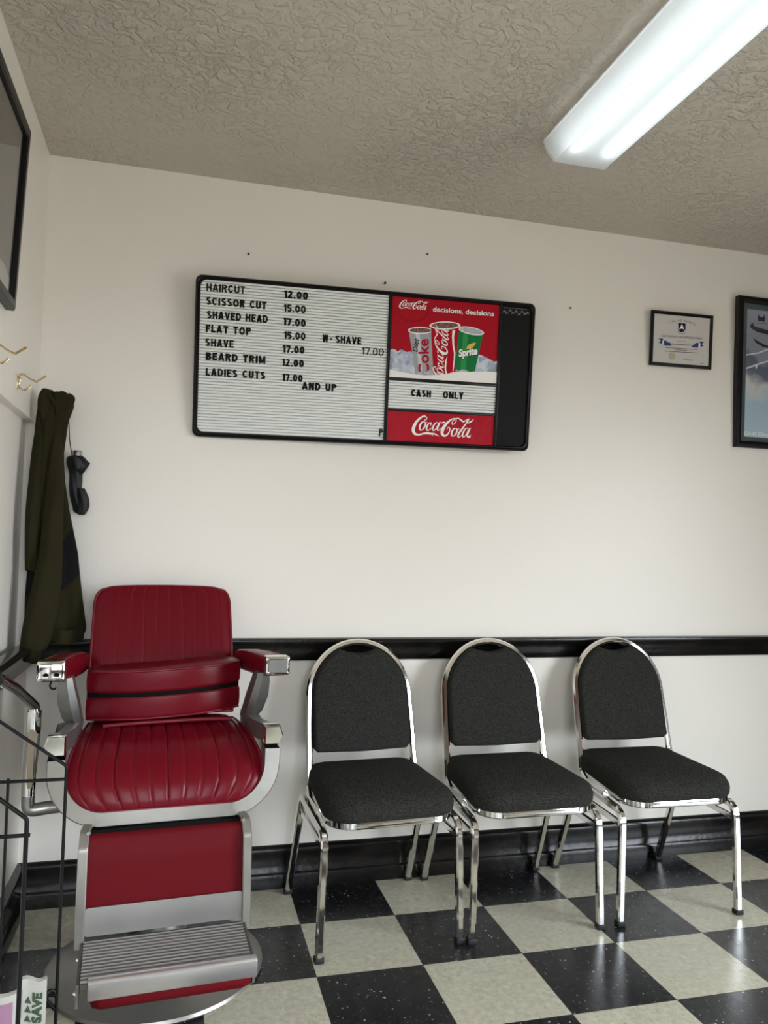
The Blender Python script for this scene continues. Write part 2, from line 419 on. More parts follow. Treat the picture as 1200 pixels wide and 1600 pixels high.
# ------------------------------------------------------------------ the room
X1, Y1, H = ROOM_X, ROOM_Y, ROOM_Z
struct(MB().box((-.2, Y1-.2, -.1), (X1+.2, .2, 0)).build('floor', MAT['floor'], smooth=0))
struct(MB().box((-.2, Y1-.2, H), (X1+.2, .2, H+.1)).build('ceiling', MAT['ceiling'], smooth=0))
struct(MB().box((-.2, 0, 0), (X1+.2, .15, H)).build('wall_back', MAT['wall'], smooth=0))
# left wall: the upper board stands proud of the lower wall, with a narrow jamb at the corner
w = MB(); w.box((-.15, Y1, 0), (-.028, 0, H)); w.box((-.028, Y1, 1.553), (0, 0, H)); w.box((-.028, -.046, .80), (0, 0, 1.553)); w.box((-.028, Y1, 0), (0, 0, .80))
struct(w.build('wall_left', MAT['wall'], smooth=0))
def wall_with_hole(name, axis, pos, th, a0, a1, h0, h1, b0, b1):
    w = MB()
    for lo, hi, z0, z1 in ((a0, h0, 0, H), (h1, a1, 0, H), (h0, h1, 0, b0), (h0, h1, b1, H)):
        if axis == 'x': w.box((pos, lo, z0), (pos+th, hi, z1))
        else: w.box((lo, pos-th, z0), (hi, pos, z1))
    return struct(w.build(name, MAT['bounce_dark'], smooth=0))
wall_with_hole('wall_right', 'x', X1, .15, Y1, 0, *SIDE)
wall_with_hole('wall_front', 'y', Y1, .15, 0, X1, *FRONT)
MAT['mullion'] = M('dark_window_metal', (.03, .03, .03), .4)
def window(name, a0, a1, z0, z1, put, bars):
    fr = MB()
    for k in range(bars + 1):
        a = a0 + (a1 - a0 - .05)*k/bars; fr.box(*put(a, z0, a+.05, z1))
    for z in (z0, z1-.05): fr.box(*put(a0, z, a1, z+.05))
    return struct(fr.build(name, MAT['mullion'], smooth=0))
window('window_1', *SIDE, lambda a, z, b, w_: ((X1+.02, a, z), (X1+.055, b, w_)), 2)
window('window_2', *FRONT, lambda a, z, b, w_: ((a, Y1-.055, z), (b, Y1-.02, w_)), 2)

# chair rail and baseboard, mouldings swept along the walls
def rail_profile(y0): # (depth, height)
    return [(0, .776), (.012, .776), (.016, .780), (.018, .808), (.020, .826), (.027, .836), (.030, .843), (.027, .851), (.018, .854), (0, .854)]
def base_profile():
    return [(0, 0), (.021, 0), (.0215, .042), (.017, .050), (.014, .053), (.013, .112), (.016, .122), (.0145, .132), (.006, .141), (0, .142)]
def moulding(name, prof, side):
    mb = MB()
    if side == 'back': mb.loft([[(x, -d, z) for d, z in prof] for x in (0, X1)])
    else: mb.loft([[(d, y, z) for d, z in prof] for y in (Y1, 0)])
    return struct(mb.build(name, MAT['black_paint'], smooth=50))
moulding('trim_1', rail_profile(0), 'back'); moulding('trim_2', [(d*1.6, z) for d, z in rail_profile(0)], 'left')
moulding('baseboard_back', base_profile(), 'back'); moulding('baseboard_left', [(d*1.5, z) for d, z in base_profile()], 'left')

# nails left in the wall
for x, z, lab in ((1.160, 2.150, 'small dark nail head just above the menu board'), (1.911, 2.134, 'small dark nail in the wall right of the menu board'),
                  (.662, 2.198, 'tiny nail in the wall above the left end of the menu board'), (1.320, 2.277, 'tiny nail high on the wall below the ceiling')):
    nl = MB(); r = .0045 if x < 1.2 and x > 1 else .0035
    nl.loft([[(x + r*math.cos(2*PI*k/10)*q, y, z + r*math.sin(2*PI*k/10)*q) for k in range(10)] for y, q in ((0.004, .5), (-.008, .5), (-.008, 1), (-.011, .9))])
    tag(nl.build('nail', MAT['rubber']), lab, 'nail', 'nails in the back wall')

# ------------------------------------------------------------------ fluorescent fixture
LX, LY0, LY1 = 1.615, -.615, -1.835
fx = thing('ceiling_light', 'lit white fluorescent wraparound fixture on the textured ceiling', 'light', (LX, (LY0+LY1)/2, H))
def yl(y): return y - (LY0+LY1)/2
hp = [(-.105, 0), (-.105, -.022), (-.085, -.030), (.085, -.030), (.105, -.022), (.105, 0)]
MB().prism(hp, yl(LY0)-.01, yl(LY1)+.01).build('housing', MAT['fixture'], fx, smooth=0)
lp = [(-.118, -.022), (-.120, -.034), (-.108, -.060), (-.086, -.087), (.086, -.087), (.108, -.060), (.120, -.034), (.118, -.022)]
ln = MB(); ln.loft([[(a, y, b) for a, b in lp] for y in (yl(LY0)-.006, yl(LY1)+.006)], close=False, caps=False)
ln.build('lens', MAT['lens'], fx, smooth=20)
for y in (LY0, LY1):
    s_ = 1 if y == LY0 else -1
    MB().prism([(a*1.02, b*1.02) for a, b in lp], yl(y) - .004, yl(y) + .001).build('end_cap', MAT['lens'], fx, smooth=0)
for x in (-.055, .055):
    MB().tube([(x, yl(LY0)-.06, -.0645), (x, yl(LY1)+.06, -.0645)], .0145, 14).build('fluorescent_tube', MAT['tube'], fx)

# ------------------------------------------------------------------ menu board
board = thing('menu_board', 'black-framed white letter board of haircut prices with red drink poster', 'sign', (1.1003, -.075, 1.8176))
board.rotation_euler = Matrix.Rotation(1, 3, Vector((.1105, -.0103, -.0383)).normalized()).to_euler() if False else \
    Matrix.Rotation(Vector((.1105, -.0103, -.0383)).length, 3, Vector((.1105, -.0103, -.0383)).normalized()).to_euler()
FR = .006    # inner faces sit this far behind the frame's front
bk = MB(); bk.prism(rrect(-.603, -.263, .603, .263, .018), .0155, .024); bk.build('back_panel', MAT['black_panel'], board, smooth=0)
# rounded frame
def ring_path(d): return rrect(-.613+d, -.273+d, .613-d, .273-d, .022)
f_ = MB()
prof = [(.000, .024), (.000, .008), (.003, .003), (.006, .0005), (.009, .003), (.0095, .0015), (.014, .0), (.0165, .003), (.0165, .012)]
rings = [[(x, y, z) for x, z in ring_path(d)] for d, y in prof]
f_.loft(rings, True, False); f_.build('frame', MAT['frame_black'], board, smooth=50)
for (lo, hi) in (((.055, -.26), (.067, .26)), ((.4725, -.26), (.4825, .26))):
    MB().box((lo[0], .000, lo[1]), (hi[0], .012, hi[1])).build('divider', MAT['frame_black'], board, bevel=.0015)
for z0, z1 in ((-.041, -.030), (-.1485, -.141)):
    MB().box((.066, .001, z0), (.474, .012, z1)).build('divider', MAT['frame_black'], board, bevel=.0015)
def grooved(name, x0, x1, z0, z1, pitch):
    n = round((z1 - z0) / pitch); p = (z1 - z0) / n; prof = []
    for k in range(n):
        z = z0 + k*p
        prof += [(z, FR+.0085), (z + p*.27, FR+.0085), (z + p*.30, FR+.0003), (z + p*.38, FR), (z + p*.94, FR), (z + p, FR+.0006)]
    mb = MB(); mb.grid([[(x0, y, z) for z, y in prof], [(x1, y, z) for z, y in prof]])
    return mb.build(name, MAT['letter_board'], board, smooth=0)
g1 = grooved('letter_panel', -.5975, .0555, -.2575, .2575, .0101); g1['label'] = 'white grooved letter panel listing prices'
g2 = grooved('letter_panel', .0675, .4725, -.141, -.041, .0101); g2['label'] = 'small white grooved strip reading CASH ONLY'
CH = .0255
def arc(cx, cy, rx, ry, a0, a1, n=10): return [(cx + rx*math.cos(math.radians(a0 + (a1-a0)*k/n)), cy + ry*math.sin(math.radians(a0 + (a1-a0)*k/n))) for k in range(n+1)]
def glyph(c, t):
    """strokes of a grotesque capital, height 1, stroke weight t -> (strokes, width)"""
    h = t/2; T_, B_, L_ = 1-h, h, h
    def w_(W): return W - h
    G = {'A': ([[(h*.9, 0), (.34, 1)], [(.68-h*.9, 0), (.34, 1)], [(.15, .28), (.53, .28)]], .68),
     'B': ([[(L_, 0), (L_, 1)], [(0, T_), (.34, T_)] + arc(.34, .755, w_(.58)-.34, .245-h, 90, -90) + [(L_, .51)], [(L_, .51), (.36, .51)] + arc(.36, .255+h/2, w_(.62)-.36, .255-h/2, 90, -90) + [(0, B_)]], .62),
     'C': ([arc(.33, .5, .33-h, .5-h, 38, 322, 24)], .64), 'D': ([[(L_, 0), (L_, 1)], [(0, T_), (.28, T_)] + arc(.28, .5, w_(.64)-.28, .5-h, 90, -90, 14) + [(0, B_)]], .64),
     'E': ([[(L_, 0), (L_, 1)], [(0, T_), (.54, T_)], [(0, .52), (.50, .52)], [(0, B_), (.55, B_)]], .55), 'F': ([[(L_, 0), (L_, 1)], [(0, T_), (.52, T_)], [(0, .52), (.46, .52)]], .52),
     'H': ([[(L_, 0), (L_, 1)], [(.62-h, 0), (.62-h, 1)], [(0, .52), (.62, .52)]], .62), 'I': ([[(L_, 0), (L_, 1)]], t), 'L': ([[(L_, 0), (L_, 1)], [(0, B_), (.50, B_)]], .50),
     'M': ([[(L_, 0), (L_, 1)], [(.76-h, 0), (.76-h, 1)], [(h, 1), (.38, .06)], [(.76-h, 1), (.38, .06)]], .76), 'N': ([[(L_, 0), (L_, 1)], [(.64-h, 0), (.64-h, 1)], [(h, .98), (.64-h, .02)]], .64),
     'O': ([arc(.35, .5, .35-h, .5-h, 0, 360, 30)], .70), 'P': ([[(L_, 0), (L_, 1)], [(0, T_), (.34, T_)] + arc(.34, .725, w_(.60)-.34, .275-h, 90, -90) + [(0, .45+h)]], .60),
     'R': ([[(L_, 0), (L_, 1)], [(0, T_), (.34, T_)] + arc(.34, .735, w_(.61)-.34, .265-h, 90, -90) + [(0, .47+h)], [(.34, .47), (.62-h, 0)]], .63),
     'S': ([arc(.30, .745, .28-h, .255-h, 25, 235, 14) + [(.30, .52)] + arc(.31, .265, .29-h, .265-h, 65, -155, 14)], .61), 'T': ([[(.29, 0), (.29, 1)], [(0, T_), (.58, T_)]], .58),
     'U': ([[(L_, 1), (L_, .32)] + arc(.31, .31, .31-h, .31-h, 180, 360, 14) + [(.62-h, 1)]], .62), 'V': ([[(h*.9, 1), (.32, 0)], [(.64-h*.9, 1), (.32, 0)]], .64),
     'W': ([[(h*.8, 1), (.23, 0)], [(.45, 1), (.23, 0)], [(.45, 1), (.67, 0)], [(.90-h*.8, 1), (.67, 0)]], .90), 'Y': ([[(h*.9, 1), (.31, .42)], [(.62-h*.9, 1), (.31, .42)], [(.31, .46), (.31, 0)]], .62),
     '0': ([arc(.29, .5, .29-h, .5-h, 0, 360, 28)], .58), '1': ([[(.24, 0), (.24, 1)], [(.05, .78), (.24, .80+h)]], .30), '2': ([arc(.27, .72, .26-h, .28-h, 165, -30, 14) + [(h+.02, h)], [(0, B_), (.54, B_)]], .54),
     '5': ([[(.50, T_), (.12, T_), (.07+h*.2, .46)], arc(.27, .33, .28-h, .33-h, 125, -150, 16)], .56), '7': ([[(0, T_), (.52, T_)], [(.50-h*.4, 1-h), (.20, 0)]], .52), '.': ([[(h, 0), (h, t*1.05)]], t)}
    return G[c]
def caps(s, width, height, weights):
    vs, fs, x = [], [], 0
    for i, c in enumerate(s):
        if c == ' ': x += .48; continue
        t = weights[i % len(weights)]; st, w0 = glyph(c, t)
        for q in st:
            P = [np.array(p) for p in q]; P = [P[0]] + [p for k, p in enumerate(P[1:]) if np.linalg.norm(p - P[k]) > 1e-4]; L = []; R = []; closed = np.linalg.norm(P[0]-P[-1]) < 1e-6
            for k, p in enumerate(P):
                d1 = p - P[k-1] if k else (P[1]-P[0] if not closed else P[-1]-P[-2]); d2 = P[k+1]-p if k < len(P)-1 else (d1 if not closed else P[1]-P[0])
                d1 = d1/np.linalg.norm(d1); d2 = d2/np.linalg.norm(d2); n1 = np.array([-d1[1], d1[0]]); n2 = np.array([-d2[1], d2[0]]); m_ = n1 + n2; m_ = m_/np.linalg.norm(m_)
                k_ = t/2 / max(.5, m_.dot(n1)); L.append(p + m_*k_); R.append(p - m_*k_)
            o = len(vs); n_ = len(P); vs += [(x + a, b) for a, b in L + R]; fs += [(o+k, o+k+1, o+n_+k+1, o+n_+k) for k in range(n_-1)]
        x += w0 + .12
    x -= .12
    return [(a/x*width, b*height) for a, b in vs], fs
def lwidth(s, t): return sum(.48 if c == ' ' else glyph(c, t)[1] + .12 for c in s) - .12
ROWS = [('HAIRCUT', -.5772, .2190, -.4481, .012), ('SCISSOR CUT', -.5772, .1733, -.3745, .02), ('SHAVED HEAD', -.5739, .1275, -.3687, .028), ('FLAT TOP', -.5759, .0810, -.4246, .025),
        ('SHAVE', -.5768, .0344, -.4817, .03), ('BEARD TRIM', -.5735, -.0120, -.3727, .026), ('LADIES CUTS', -.5722, -.0650, -.3710, .018),
        ('12.00', -.3161, .2174, -.2330, .03), ('15.00', -.3157, .1705, -.2392, .012), ('17.00', -.3153, .1239, -.2376, .018), ('15.00', -.3116, .0780, -.2371, .02),
        ('17.00', -.3145, .0306, -.2389, .024), ('12.00', -.3152, -.0160, -.2395, .03), ('17.00', -.3125, -.0676, -.2422, .02), ('W', -.1769, .0768, -.1570, .024),
        ('SHAVE', -.1310, .0770, -.0389, .028), ('17.00', -.0358, .0428, .0440, -.004), ('AND UP', -.2431, -.0925, -.1214, .028), ('P', .0390, -.2425, .0520, .02),
        ('CASH', .1507, -.0940, .2249, .028), ('ONLY', .2705, -.0940, .3483, .028)]
for s, x0, z0, x1, bold in ROWS:
    base = .125 if bold < 0 else (.185 if bold < .015 else .225)
    vs, fs = caps(s, x1 - x0, CH, [base + random.uniform(-.025, .025) for _ in s])
    words = s.split(' ')
    total = caps(s, 1, 1, [base])[0]; gaps = []                       # word starts, from the widths of the strokes
    cut = [-9] + [max(v[0] for v in caps(' '.join(words[:k]), 1, 1, [base])[0]) * lwidth(' '.join(words[:k]), base) / lwidth(s, base) * (x1 - x0) + .004 for k in range(1, len(words))] + [9]
    for k, wd in enumerate(words):
        keep = [f for f in fs if cut[k] <= vs[f[0]][0] < cut[k+1]]; idx = sorted({i for f in keep for i in f}); mp_ = {i: n for n, i in enumerate(idx)}
        flat('lettering', MAT['letter'], board, [(x0 + vs[i][0], z0 + vs[i][1]) for i in idx], [tuple(mp_[i] for i in f) for f in keep], FR, .0018)['label'] = 'black letters reading ' + wd
flat('lettering', MAT['letter'], board, [(-.1500, .089), (-.1445, .083), (-.1450, .089), (-.1425, .096)], [(0, 1, 2, 3)], FR, .0018)['label'] = 'small black apostrophe mark'

def panel(name, mat, x0, x1, z0, z1, y):
    return flat(name, mat, board, [(x0, z0), (x1, z0), (x1, z1), (x0, z1)], [(0, 1, 2, 3)], y, 0)
MAT['poster_red'] = M('printed_red', srgb(172, 17, 35), .45, spec=.12)
MAT['poster_red2'] = M('printed_deep_red', srgb(140, 11, 26), .45, spec=.12)
MAT['sign_red'] = M('wrinkled_red_film', srgb(176, 20, 40), .3, spec=.25, bump=(14, .35, .012))
MAT['print_white'] = paper('printed_white', (245, 242, 238), .35)
MAT['cup_silver'] = M('printed_silver', srgb(165, 166, 170), .35, spec=.15)
MAT['cup_silver_light'] = M('printed_light_silver', srgb(205, 206, 209), .35, spec=.15)
MAT['cup_red'] = M('printed_cup_red', srgb(178, 12, 36), .3, spec=.15)
MAT['cup_green'] = M('printed_green', srgb(28, 120, 66), .3, spec=.15)
MAT['cup_green_light'] = M('printed_light_green', srgb(52, 148, 82), .3, spec=.15)
MAT['cola'] = M('printed_brown', srgb(70, 36, 30), .35, vary=(160, srgb(150, 110, 95), .12))
MAT['ice_top'] = M('printed_pale_ice', srgb(196, 199, 204), .35, vary=(150, srgb(160, 166, 176), .12))
MAT['leaf'] = M('printed_yellow_leaf', srgb(226, 196, 84), .35, spec=.15)
MAT['print_black'] = paper('printed_black', (28, 28, 30), .4)
MAT['print_navy'] = paper('printed_navy', (14, 26, 44), .4)
def ice_mat():
    mt = M('printed_ice_cubes', srgb(176, 186, 202), .35)
    n, l = nodes(mt); b = n['Principled BSDF']; tc = n.new('ShaderNodeTexCoord'); v = n.new('ShaderNodeTexVoronoi'); v.inputs['Scale'].default_value = 62
    l.new(tc.outputs['Object'], v.inputs['Vector'])
    sp = n.new('ShaderNodeSeparateColor'); l.new(v.outputs['Color'], sp.inputs[0])
    r = n.new('ShaderNodeValToRGB'); r.color_ramp.elements[0].color = (*srgb(140, 152, 176), 1); r.color_ramp.elements[1].color = (*srgb(215, 222, 230), 1)
    l.new(sp.outputs[0], r.inputs[0]); l.new(r.outputs[0], b.inputs['Base Color']); return mt
MAT['ice'] = ice_mat()
# poster: print coordinates run over a 1200 x 988 sheet
PX0, PX1, PZ0, PZ1 = .067, .4725, -.030, .2575
hp_ = homog([(25, 5), (1195, 120), (1150, 985), (5, 910)], [(PX0, PZ1), (PX1, PZ1), (PX1, PZ0), (PX0, PZ0)])
poster = panel('poster', MAT['poster_red'], PX0, PX1, PZ0, PZ1, FR+.0015); poster['label'] = 'red drinks poster with three cups in ice'
LAYER = [FR + .0012]
def art(name, mat, polys, step=.00012):
    """printed shapes, each polygon in sheet coordinates, one layer above the last"""
    LAYER[0] -= step
    for poly in polys: flat(name, mat, poster, [hp_(*p) for p in poly], [tuple(range(len(poly)))], LAYER[0])
def art_mesh(name, mat, vs, fs, step=.00012):
    LAYER[0] -= step
    return flat(name, mat, poster, [(*hp_(*p[:2]), *p[2:]) for p in vs], fs, LAYER[0])
def text_at(s, x, y, width, height, rot, bold=0, shear=0):
    vs, fs = fit_text(s, width, height, bold, shear); r = math.radians(rot)
    return [(x + a*math.cos(r) + b*math.sin(r), y + a*math.sin(r) - b*math.cos(r)) for a, b in vs], fs
art('printed_badge', MAT['poster_red2'], [ell(262, 165, 166, 140)])
art('printed_badge', MAT['poster_red'], [ell(258, 158, 160, 136)])
art('printed_ice', MAT['ice'], [[(5, 612), (40, 600), (70, 608), (95, 632), (120, 612), (145, 610), (190, 636), (235, 630), (300, 660), (300, 880), (160, 860), (5, 835)],
                                 [(900, 700), (970, 665), (1010, 680), (1060, 705), (1095, 722), (1130, 745), (1172, 735), (1158, 870), (900, 860)]])
art('printed_cup', MAT['cup_silver'], [[(215, 420), (460, 420), (485, 885), (290, 875)]])
art('printed_shine', MAT['cup_silver_light'], [[(285, 430), (330, 432), (368, 880), (330, 880)]])
art('printed_cup', MAT['cup_green'], [[(748, 410), (1012, 445), (925, 850), (715, 842)]])
art('printed_shine', MAT['cup_green_light'], [[(800, 430), (850, 440), (830, 845), (770, 843)]])
art('printed_rim', MAT['print_white'], [ell(885, 405, 141, 42, 12), ell(335, 398, 134, 39, 1)])
art('printed_drink', MAT['ice_top'], [ell(885, 403, 124, 31, 12)])
art('printed_drink', MAT['cola'], [ell(335, 397, 117, 27, 1)])
art('printed_cup', MAT['cup_red'], [[(450, 360), (755, 360), (708, 885), (485, 885)]])
art('printed_rim', MAT['print_white'], [ell(602, 345, 168, 45)])
art('printed_drink', MAT['cola'], [ell(602, 344, 148, 32)])
art('printed_wave', MAT['print_white'], [[(683, 394), (714, 396), (700, 470), (702, 560), (716, 650), (712, 720), (694, 860), (686, 850), (698, 720), (700, 650), (684, 560), (678, 470)]])
LOGO = [[(446, 104, 7), (450, 84, 12), (430, 66, 15), (395, 77, 18), (350, 117, 25), (320, 165, 32), (309, 212, 34), (320, 245, 28), (348, 260, 20), (385, 257, 17), (420, 247, 19), (455, 244, 24), (490, 249, 20), (520, 250, 18), (548, 259, 12), (578, 276, 3)],
        [(500, 250, 12), (508, 262, 8), (512, 274, 3)], [(446, 104, 7), (432, 108, 8), (425, 98, 6)],
        [(425, 122, 8), (398, 132, 15), (377, 172, 18), (378, 206, 15), (398, 212, 9), (424, 184, 15), (438, 146, 14), (425, 122, 8)], [(428, 126, 7), (440, 136, 7), (455, 128, 4)],
        [(492, 158, 12), (496, 138, 11), (474, 140, 11), (452, 176, 18), (449, 208, 16), (470, 214, 9), (500, 188, 6)],
        [(574, 140, 8), (548, 134, 10), (522, 166, 17), (512, 204, 15), (526, 216, 9), (552, 190, 9), (574, 146, 8)], [(590, 128, 12), (570, 172, 16), (561, 204, 15), (572, 215, 9), (602, 190, 5)],
        [(614, 134, 15), (636, 130, 15)],
        [(716, 152, 9), (738, 146, 8), (757, 118, 8), (756, 94, 9), (735, 90, 11), (700, 106, 16), (656, 145, 26), (622, 195, 33), (610, 238, 31), (624, 267, 24), (652, 268, 16), (680, 238, 12), (692, 202, 11), (685, 184, 10), (668, 190, 7), (660, 212, 5)],
        [(716, 152, 9), (714, 138, 8), (728, 112, 8), (752, 94, 9), (778, 86, 10), (806, 104, 15), (830, 122, 15), (852, 114, 10), (872, 100, 7), (888, 96, 6)],
        [(757, 192, 8), (731, 200, 15), (710, 238, 18), (712, 268, 15), (734, 272, 10), (758, 242, 15), (768, 206, 13), (757, 192, 8)], [(762, 196, 6), (778, 204, 6), (792, 196, 4)],
        [(940, 98, 4), (916, 120, 12), (884, 134, 12), (864, 126, 8), (880, 100, 7), (892, 92, 6), (888, 106, 9), (858, 146, 13), (822, 196, 17), (785, 246, 18), (776, 276, 15), (788, 286, 9), (822, 258, 5)],
        [(884, 192, 8), (856, 196, 10), (832, 234, 17), (823, 270, 15), (838, 282, 9), (864, 254, 9), (884, 206, 8)], [(902, 192, 12), (882, 236, 16), (872, 270, 15), (884, 284, 9), (908, 262, 5)]]
lv, lf = ribbon(LOGO, 7)
def logo_at(x, y, sx, rot, sy=None):
    """logo drawn on a 640-wide box; x, y is the lower left corner in sheet units"""
    r = math.radians(rot); k = sx / 640; ky = (sy or sx) / 640
    f = lambda a, b: ((a - 300) * k, (b - 285) * ky - (a-300)*k*.075)
    return [(x + p*math.cos(r) - q*math.sin(r), y + p*math.sin(r) + q*math.cos(r), c) for p, q, c in ((*f(a, b), c) for a, b, c in lv)], lf
vs, fs = logo_at(100, 160, 312, 6); art_mesh('printed_logo', MAT['print_white'], vs, fs)
vs, fs = logo_at(640, 950, 600, -86, 470); art_mesh('printed_logo', MAT['print_white'], vs, fs); LAYER[0] -= .0004
vs, fs = text_at('decisions, decisions', 468, 187, 662, 52, 5.0, .022); art_mesh('printed_words', MAT['print_white'], vs, fs)
MAT['coke_red'] = MAT['cup_red']
vs, fs = text_at('Coke', 434, 885, 392, 112, -91.5, .018); art_mesh('printed_words', MAT['coke_red'], vs, fs)
vs, fs = text_at('Diet', 306, 640, 150, 52, -84, .01, .3); art_mesh('printed_words', MAT['print_black'], vs, fs)
vs, fs = text_at('Sprite', 752, 690, 206, 80, -8, .05, .2); art_mesh('printed_words', MAT['print_navy'], [(a+6, b+6) for a, b in vs], fs); art_mesh('printed_words', MAT['print_white'], vs, fs)
art('printed_leaf', MAT['leaf'], [[(832, 605), (842, 575), (865, 552), (898, 542), (936, 534), (922, 562), (900, 590), (868, 606)]])
art('printed_ice', MAT['ice_top'], [[(285, 885), (300, 850), (325, 862), (350, 845), (372, 868), (405, 850), (435, 838), (470, 850), (490, 890)], [(500, 880), (520, 862), (545, 880)], [(705, 850), (730, 828), (750, 845), (790, 828), (830, 835), (860, 850)]])
art('printed_snow', MAT['print_white'], [[(5, 828), (80, 845), (160, 860), (300, 884), (400, 892), (480, 890), (560, 884), (640, 872), (700, 858), (780, 850), (900, 856), (1030, 850), (1157, 858), (1150, 982), (5, 908)]])
# lower red panel with the script logo
logo_panel = panel('logo_panel', MAT['sign_red'], .0675, .4725, -.2575, -.1485, FR+.0012); logo_panel['label'] = 'glossy red panel with white script logo'
hl = homog([(40, 5), (1155, 65), (1140, 352), (25, 305)], [(.0675, -.1485), (.4725, -.1485), (.4725, -.2505), (.0675, -.2505)])
vs, fs = ribbon(LOGO + [[(893, 280, 24), (895, 281, 24)]], 7)
flat('printed_logo', MAT['print_white'], logo_panel, [(*hl(*p[:2]), p[2]) for p in vs], fs, FR+.0008)
dp = panel('side_panel', MAT['black_panel'], .4825, .5975, -.2575, .2575, FR+.0015); dp['label'] = 'blank black panel with faint scratched label at top'
MAT['scribble'] = paper('faded_label', (150, 150, 150), .5)
sc = []
for k, (x, z) in enumerate([(.490, .236), (.500, .231), (.512, .240), (.524, .233), (.536, .238), (.548, .230), (.560, .240), (.571, .233), (.582, .237)]):
    sc.append([(x-.004, z-.004, .0016), (x, z+.004, .0022), (x+.003, z-.003, .0014), (x+.007, z+.002, .0009)])
sc.append([(.488, .249, .0009), (.53, .2497, .0011), (.58, .2485, .0009)])
def ribbon_s(st):
    v_, f_2 = ribbon([[(a*1000, b*1000, c*1000) for a, b, c in q] for q in st], 5); return [(a/1000, b/1000, c) for a, b, c in v_], f_2
vs, fs = ribbon_s(sc)
flat('label_remnant', MAT['scribble'], dp, vs, fs, FR+.0012)

# ------------------------------------------------------------------ framed certificate
def picture_frame(root, w, h, bw, depth, mat, th=.0):
    prof = [(0, depth), (0, .004), (.003, 0), (bw*.55, .0), (bw*.8, .003), (bw, .005), (bw, depth)]
    mb = MB(); mb.loft([[(x, y, z) for x, z in ((-w/2+d, -h/2+d), (w/2-d, -h/2+d), (w/2-d, h/2-d), (-w/2+d, h/2-d))] for d, y in prof], True, False)
    mb.loft([[(x, depth, z) for x, z in ((-w/2, -h/2), (w/2, -h/2), (w/2, h/2), (-w/2, h/2))], [(x, depth-.001, z) for x, z in ((-w/2, -h/2), (w/2, -h/2), (w/2, h/2), (-w/2, h/2))]])
    return mb.build('frame', mat, root, smooth=25)
cert = thing('framed_certificate', 'small black-framed white certificate with blue ribbon emblem on the back wall', 'picture', (2.401, -.028, 2.0477))
cv = Vector((.0658, -.0079, -.0242)); cert.rotation_euler = Matrix.Rotation(cv.length, 3, cv.normalized()).to_euler()
cw, ch = .281, .220
picture_frame(cert, cw, ch, .013, .012, MAT['frame_black'])
MAT['cert_paper'] = paper('certificate_paper', (206, 202, 198), .5)
sheet = flat('certificate', MAT['cert_paper'], cert, [(-cw/2+.012, -ch/2+.012), (cw/2-.012, -ch/2+.012), (cw/2-.012, ch/2-.012), (-cw/2+.012, ch/2-.012)], [(0, 1, 2, 3)], .008)
MAT['ink'] = paper('grey_ink', (84, 79, 76), .5); MAT['ink_light'] = paper('pale_ink', (128, 124, 120), .5); MAT['blue'] = paper('ribbon_blue', (52, 70, 116), .5)
MAT['seal'] = paper('pale_gold_seal', (178, 178, 140), .5)
hc = homog([(210, 92), (1098, 200), (1082, 940), (182, 855)], [(-.128, .098), (.128, .098), (.128, -.098), (-.128, -.098)])
CL = [.0078]
def cart(name, mat, vs, fs):
    CL[0] -= .0002; return flat(name, mat, sheet, [hc(*p) for p in vs], fs, CL[0])
def cpoly(name, mat, polys):
    for q in polys: cart(name, mat, q, [tuple(range(len(q)))])
# arched title
vs_all, fs_all = [], []
title = 'CIVIL AIR PATROL'; tw = [len(text_polys(c)[0]) and max(v[0] for v in text_polys(c)[0]) + .1 if c != ' ' else .42 for c in title]
tot = sum(tw); acc = 0; R0 = .165; span = math.radians(43)
arch = []
for c, wd in zip(title, tw):
    a = (acc + wd/2) / tot - .5; acc += wd
    if c == ' ': continue
    v_, f_3 = text_polys(c, .0); th_ = a * span; k = R0 * span / tot
    xs = [p[0] for p in v_]; mx_ = (min(xs) + max(xs)) / 2; o = len(vs_all)
    for x, z in v_:
        lx, lz = (x - mx_) * k, z * k * 1.05
        vs_all.append((lx*math.cos(th_) + (R0 + lz)*math.sin(th_), -lx*math.sin(th_) + (R0 + lz)*math.cos(th_) - R0 + .073)); fs_all.append
    fs_all += [tuple(i + o for i in q) for q in f_3]
CL[0] -= .0002; flat('printed_words', MAT['ink'], sheet, vs_all, fs_all, CL[0])
cpoly('printed_emblem', MAT['print_navy'], [[(590, 262), (615, 255), (652, 262), (690, 262), (715, 272), (708, 310), (714, 350), (690, 385), (650, 402), (610, 382), (594, 345), (598, 300)]])
cpoly('printed_triangle', MAT['print_white'], [[(655, 268), (692, 362), (655, 340), (608, 356)]])
cpoly('printed_scroll', MAT['ink_light'], [[(580, 372), (612, 405), (650, 420), (690, 415), (716, 390), (716, 402), (690, 426), (650, 430), (610, 415), (578, 382)]])
def cwords(s, x, y, w, h, rot, mat, bold=0):
    vs, fs = text_at(s, x, y, w, h, rot, bold); cart('printed_words', mat, vs, fs)
cwords('CERTIFICATE OF APPRECIATION', 325, 468, 645, 34, 4.6, MAT['ink_light'])
cwords('PRESENTED TO', 580, 545, 138, 14, 4.6, MAT['ink_light'])
cpoly('printed_ribbon', MAT['blue'], [[(280, 484), (355, 495), (352, 572), (282, 556), (318, 528)], [(365, 520), (412, 528), (412, 545), (470, 560), (490, 606), (372, 600)], [(1008, 552), (940, 552), (945, 630), (1000, 625), (972, 590)], [(880, 570), (918, 572), (910, 645), (800, 632), (840, 600)]])
cpoly('printed_ribbon', MAT['print_white'], [[(340, 520), (362, 520), (358, 572), (340, 570)], [(930, 575), (948, 575), (945, 632), (928, 630)]])
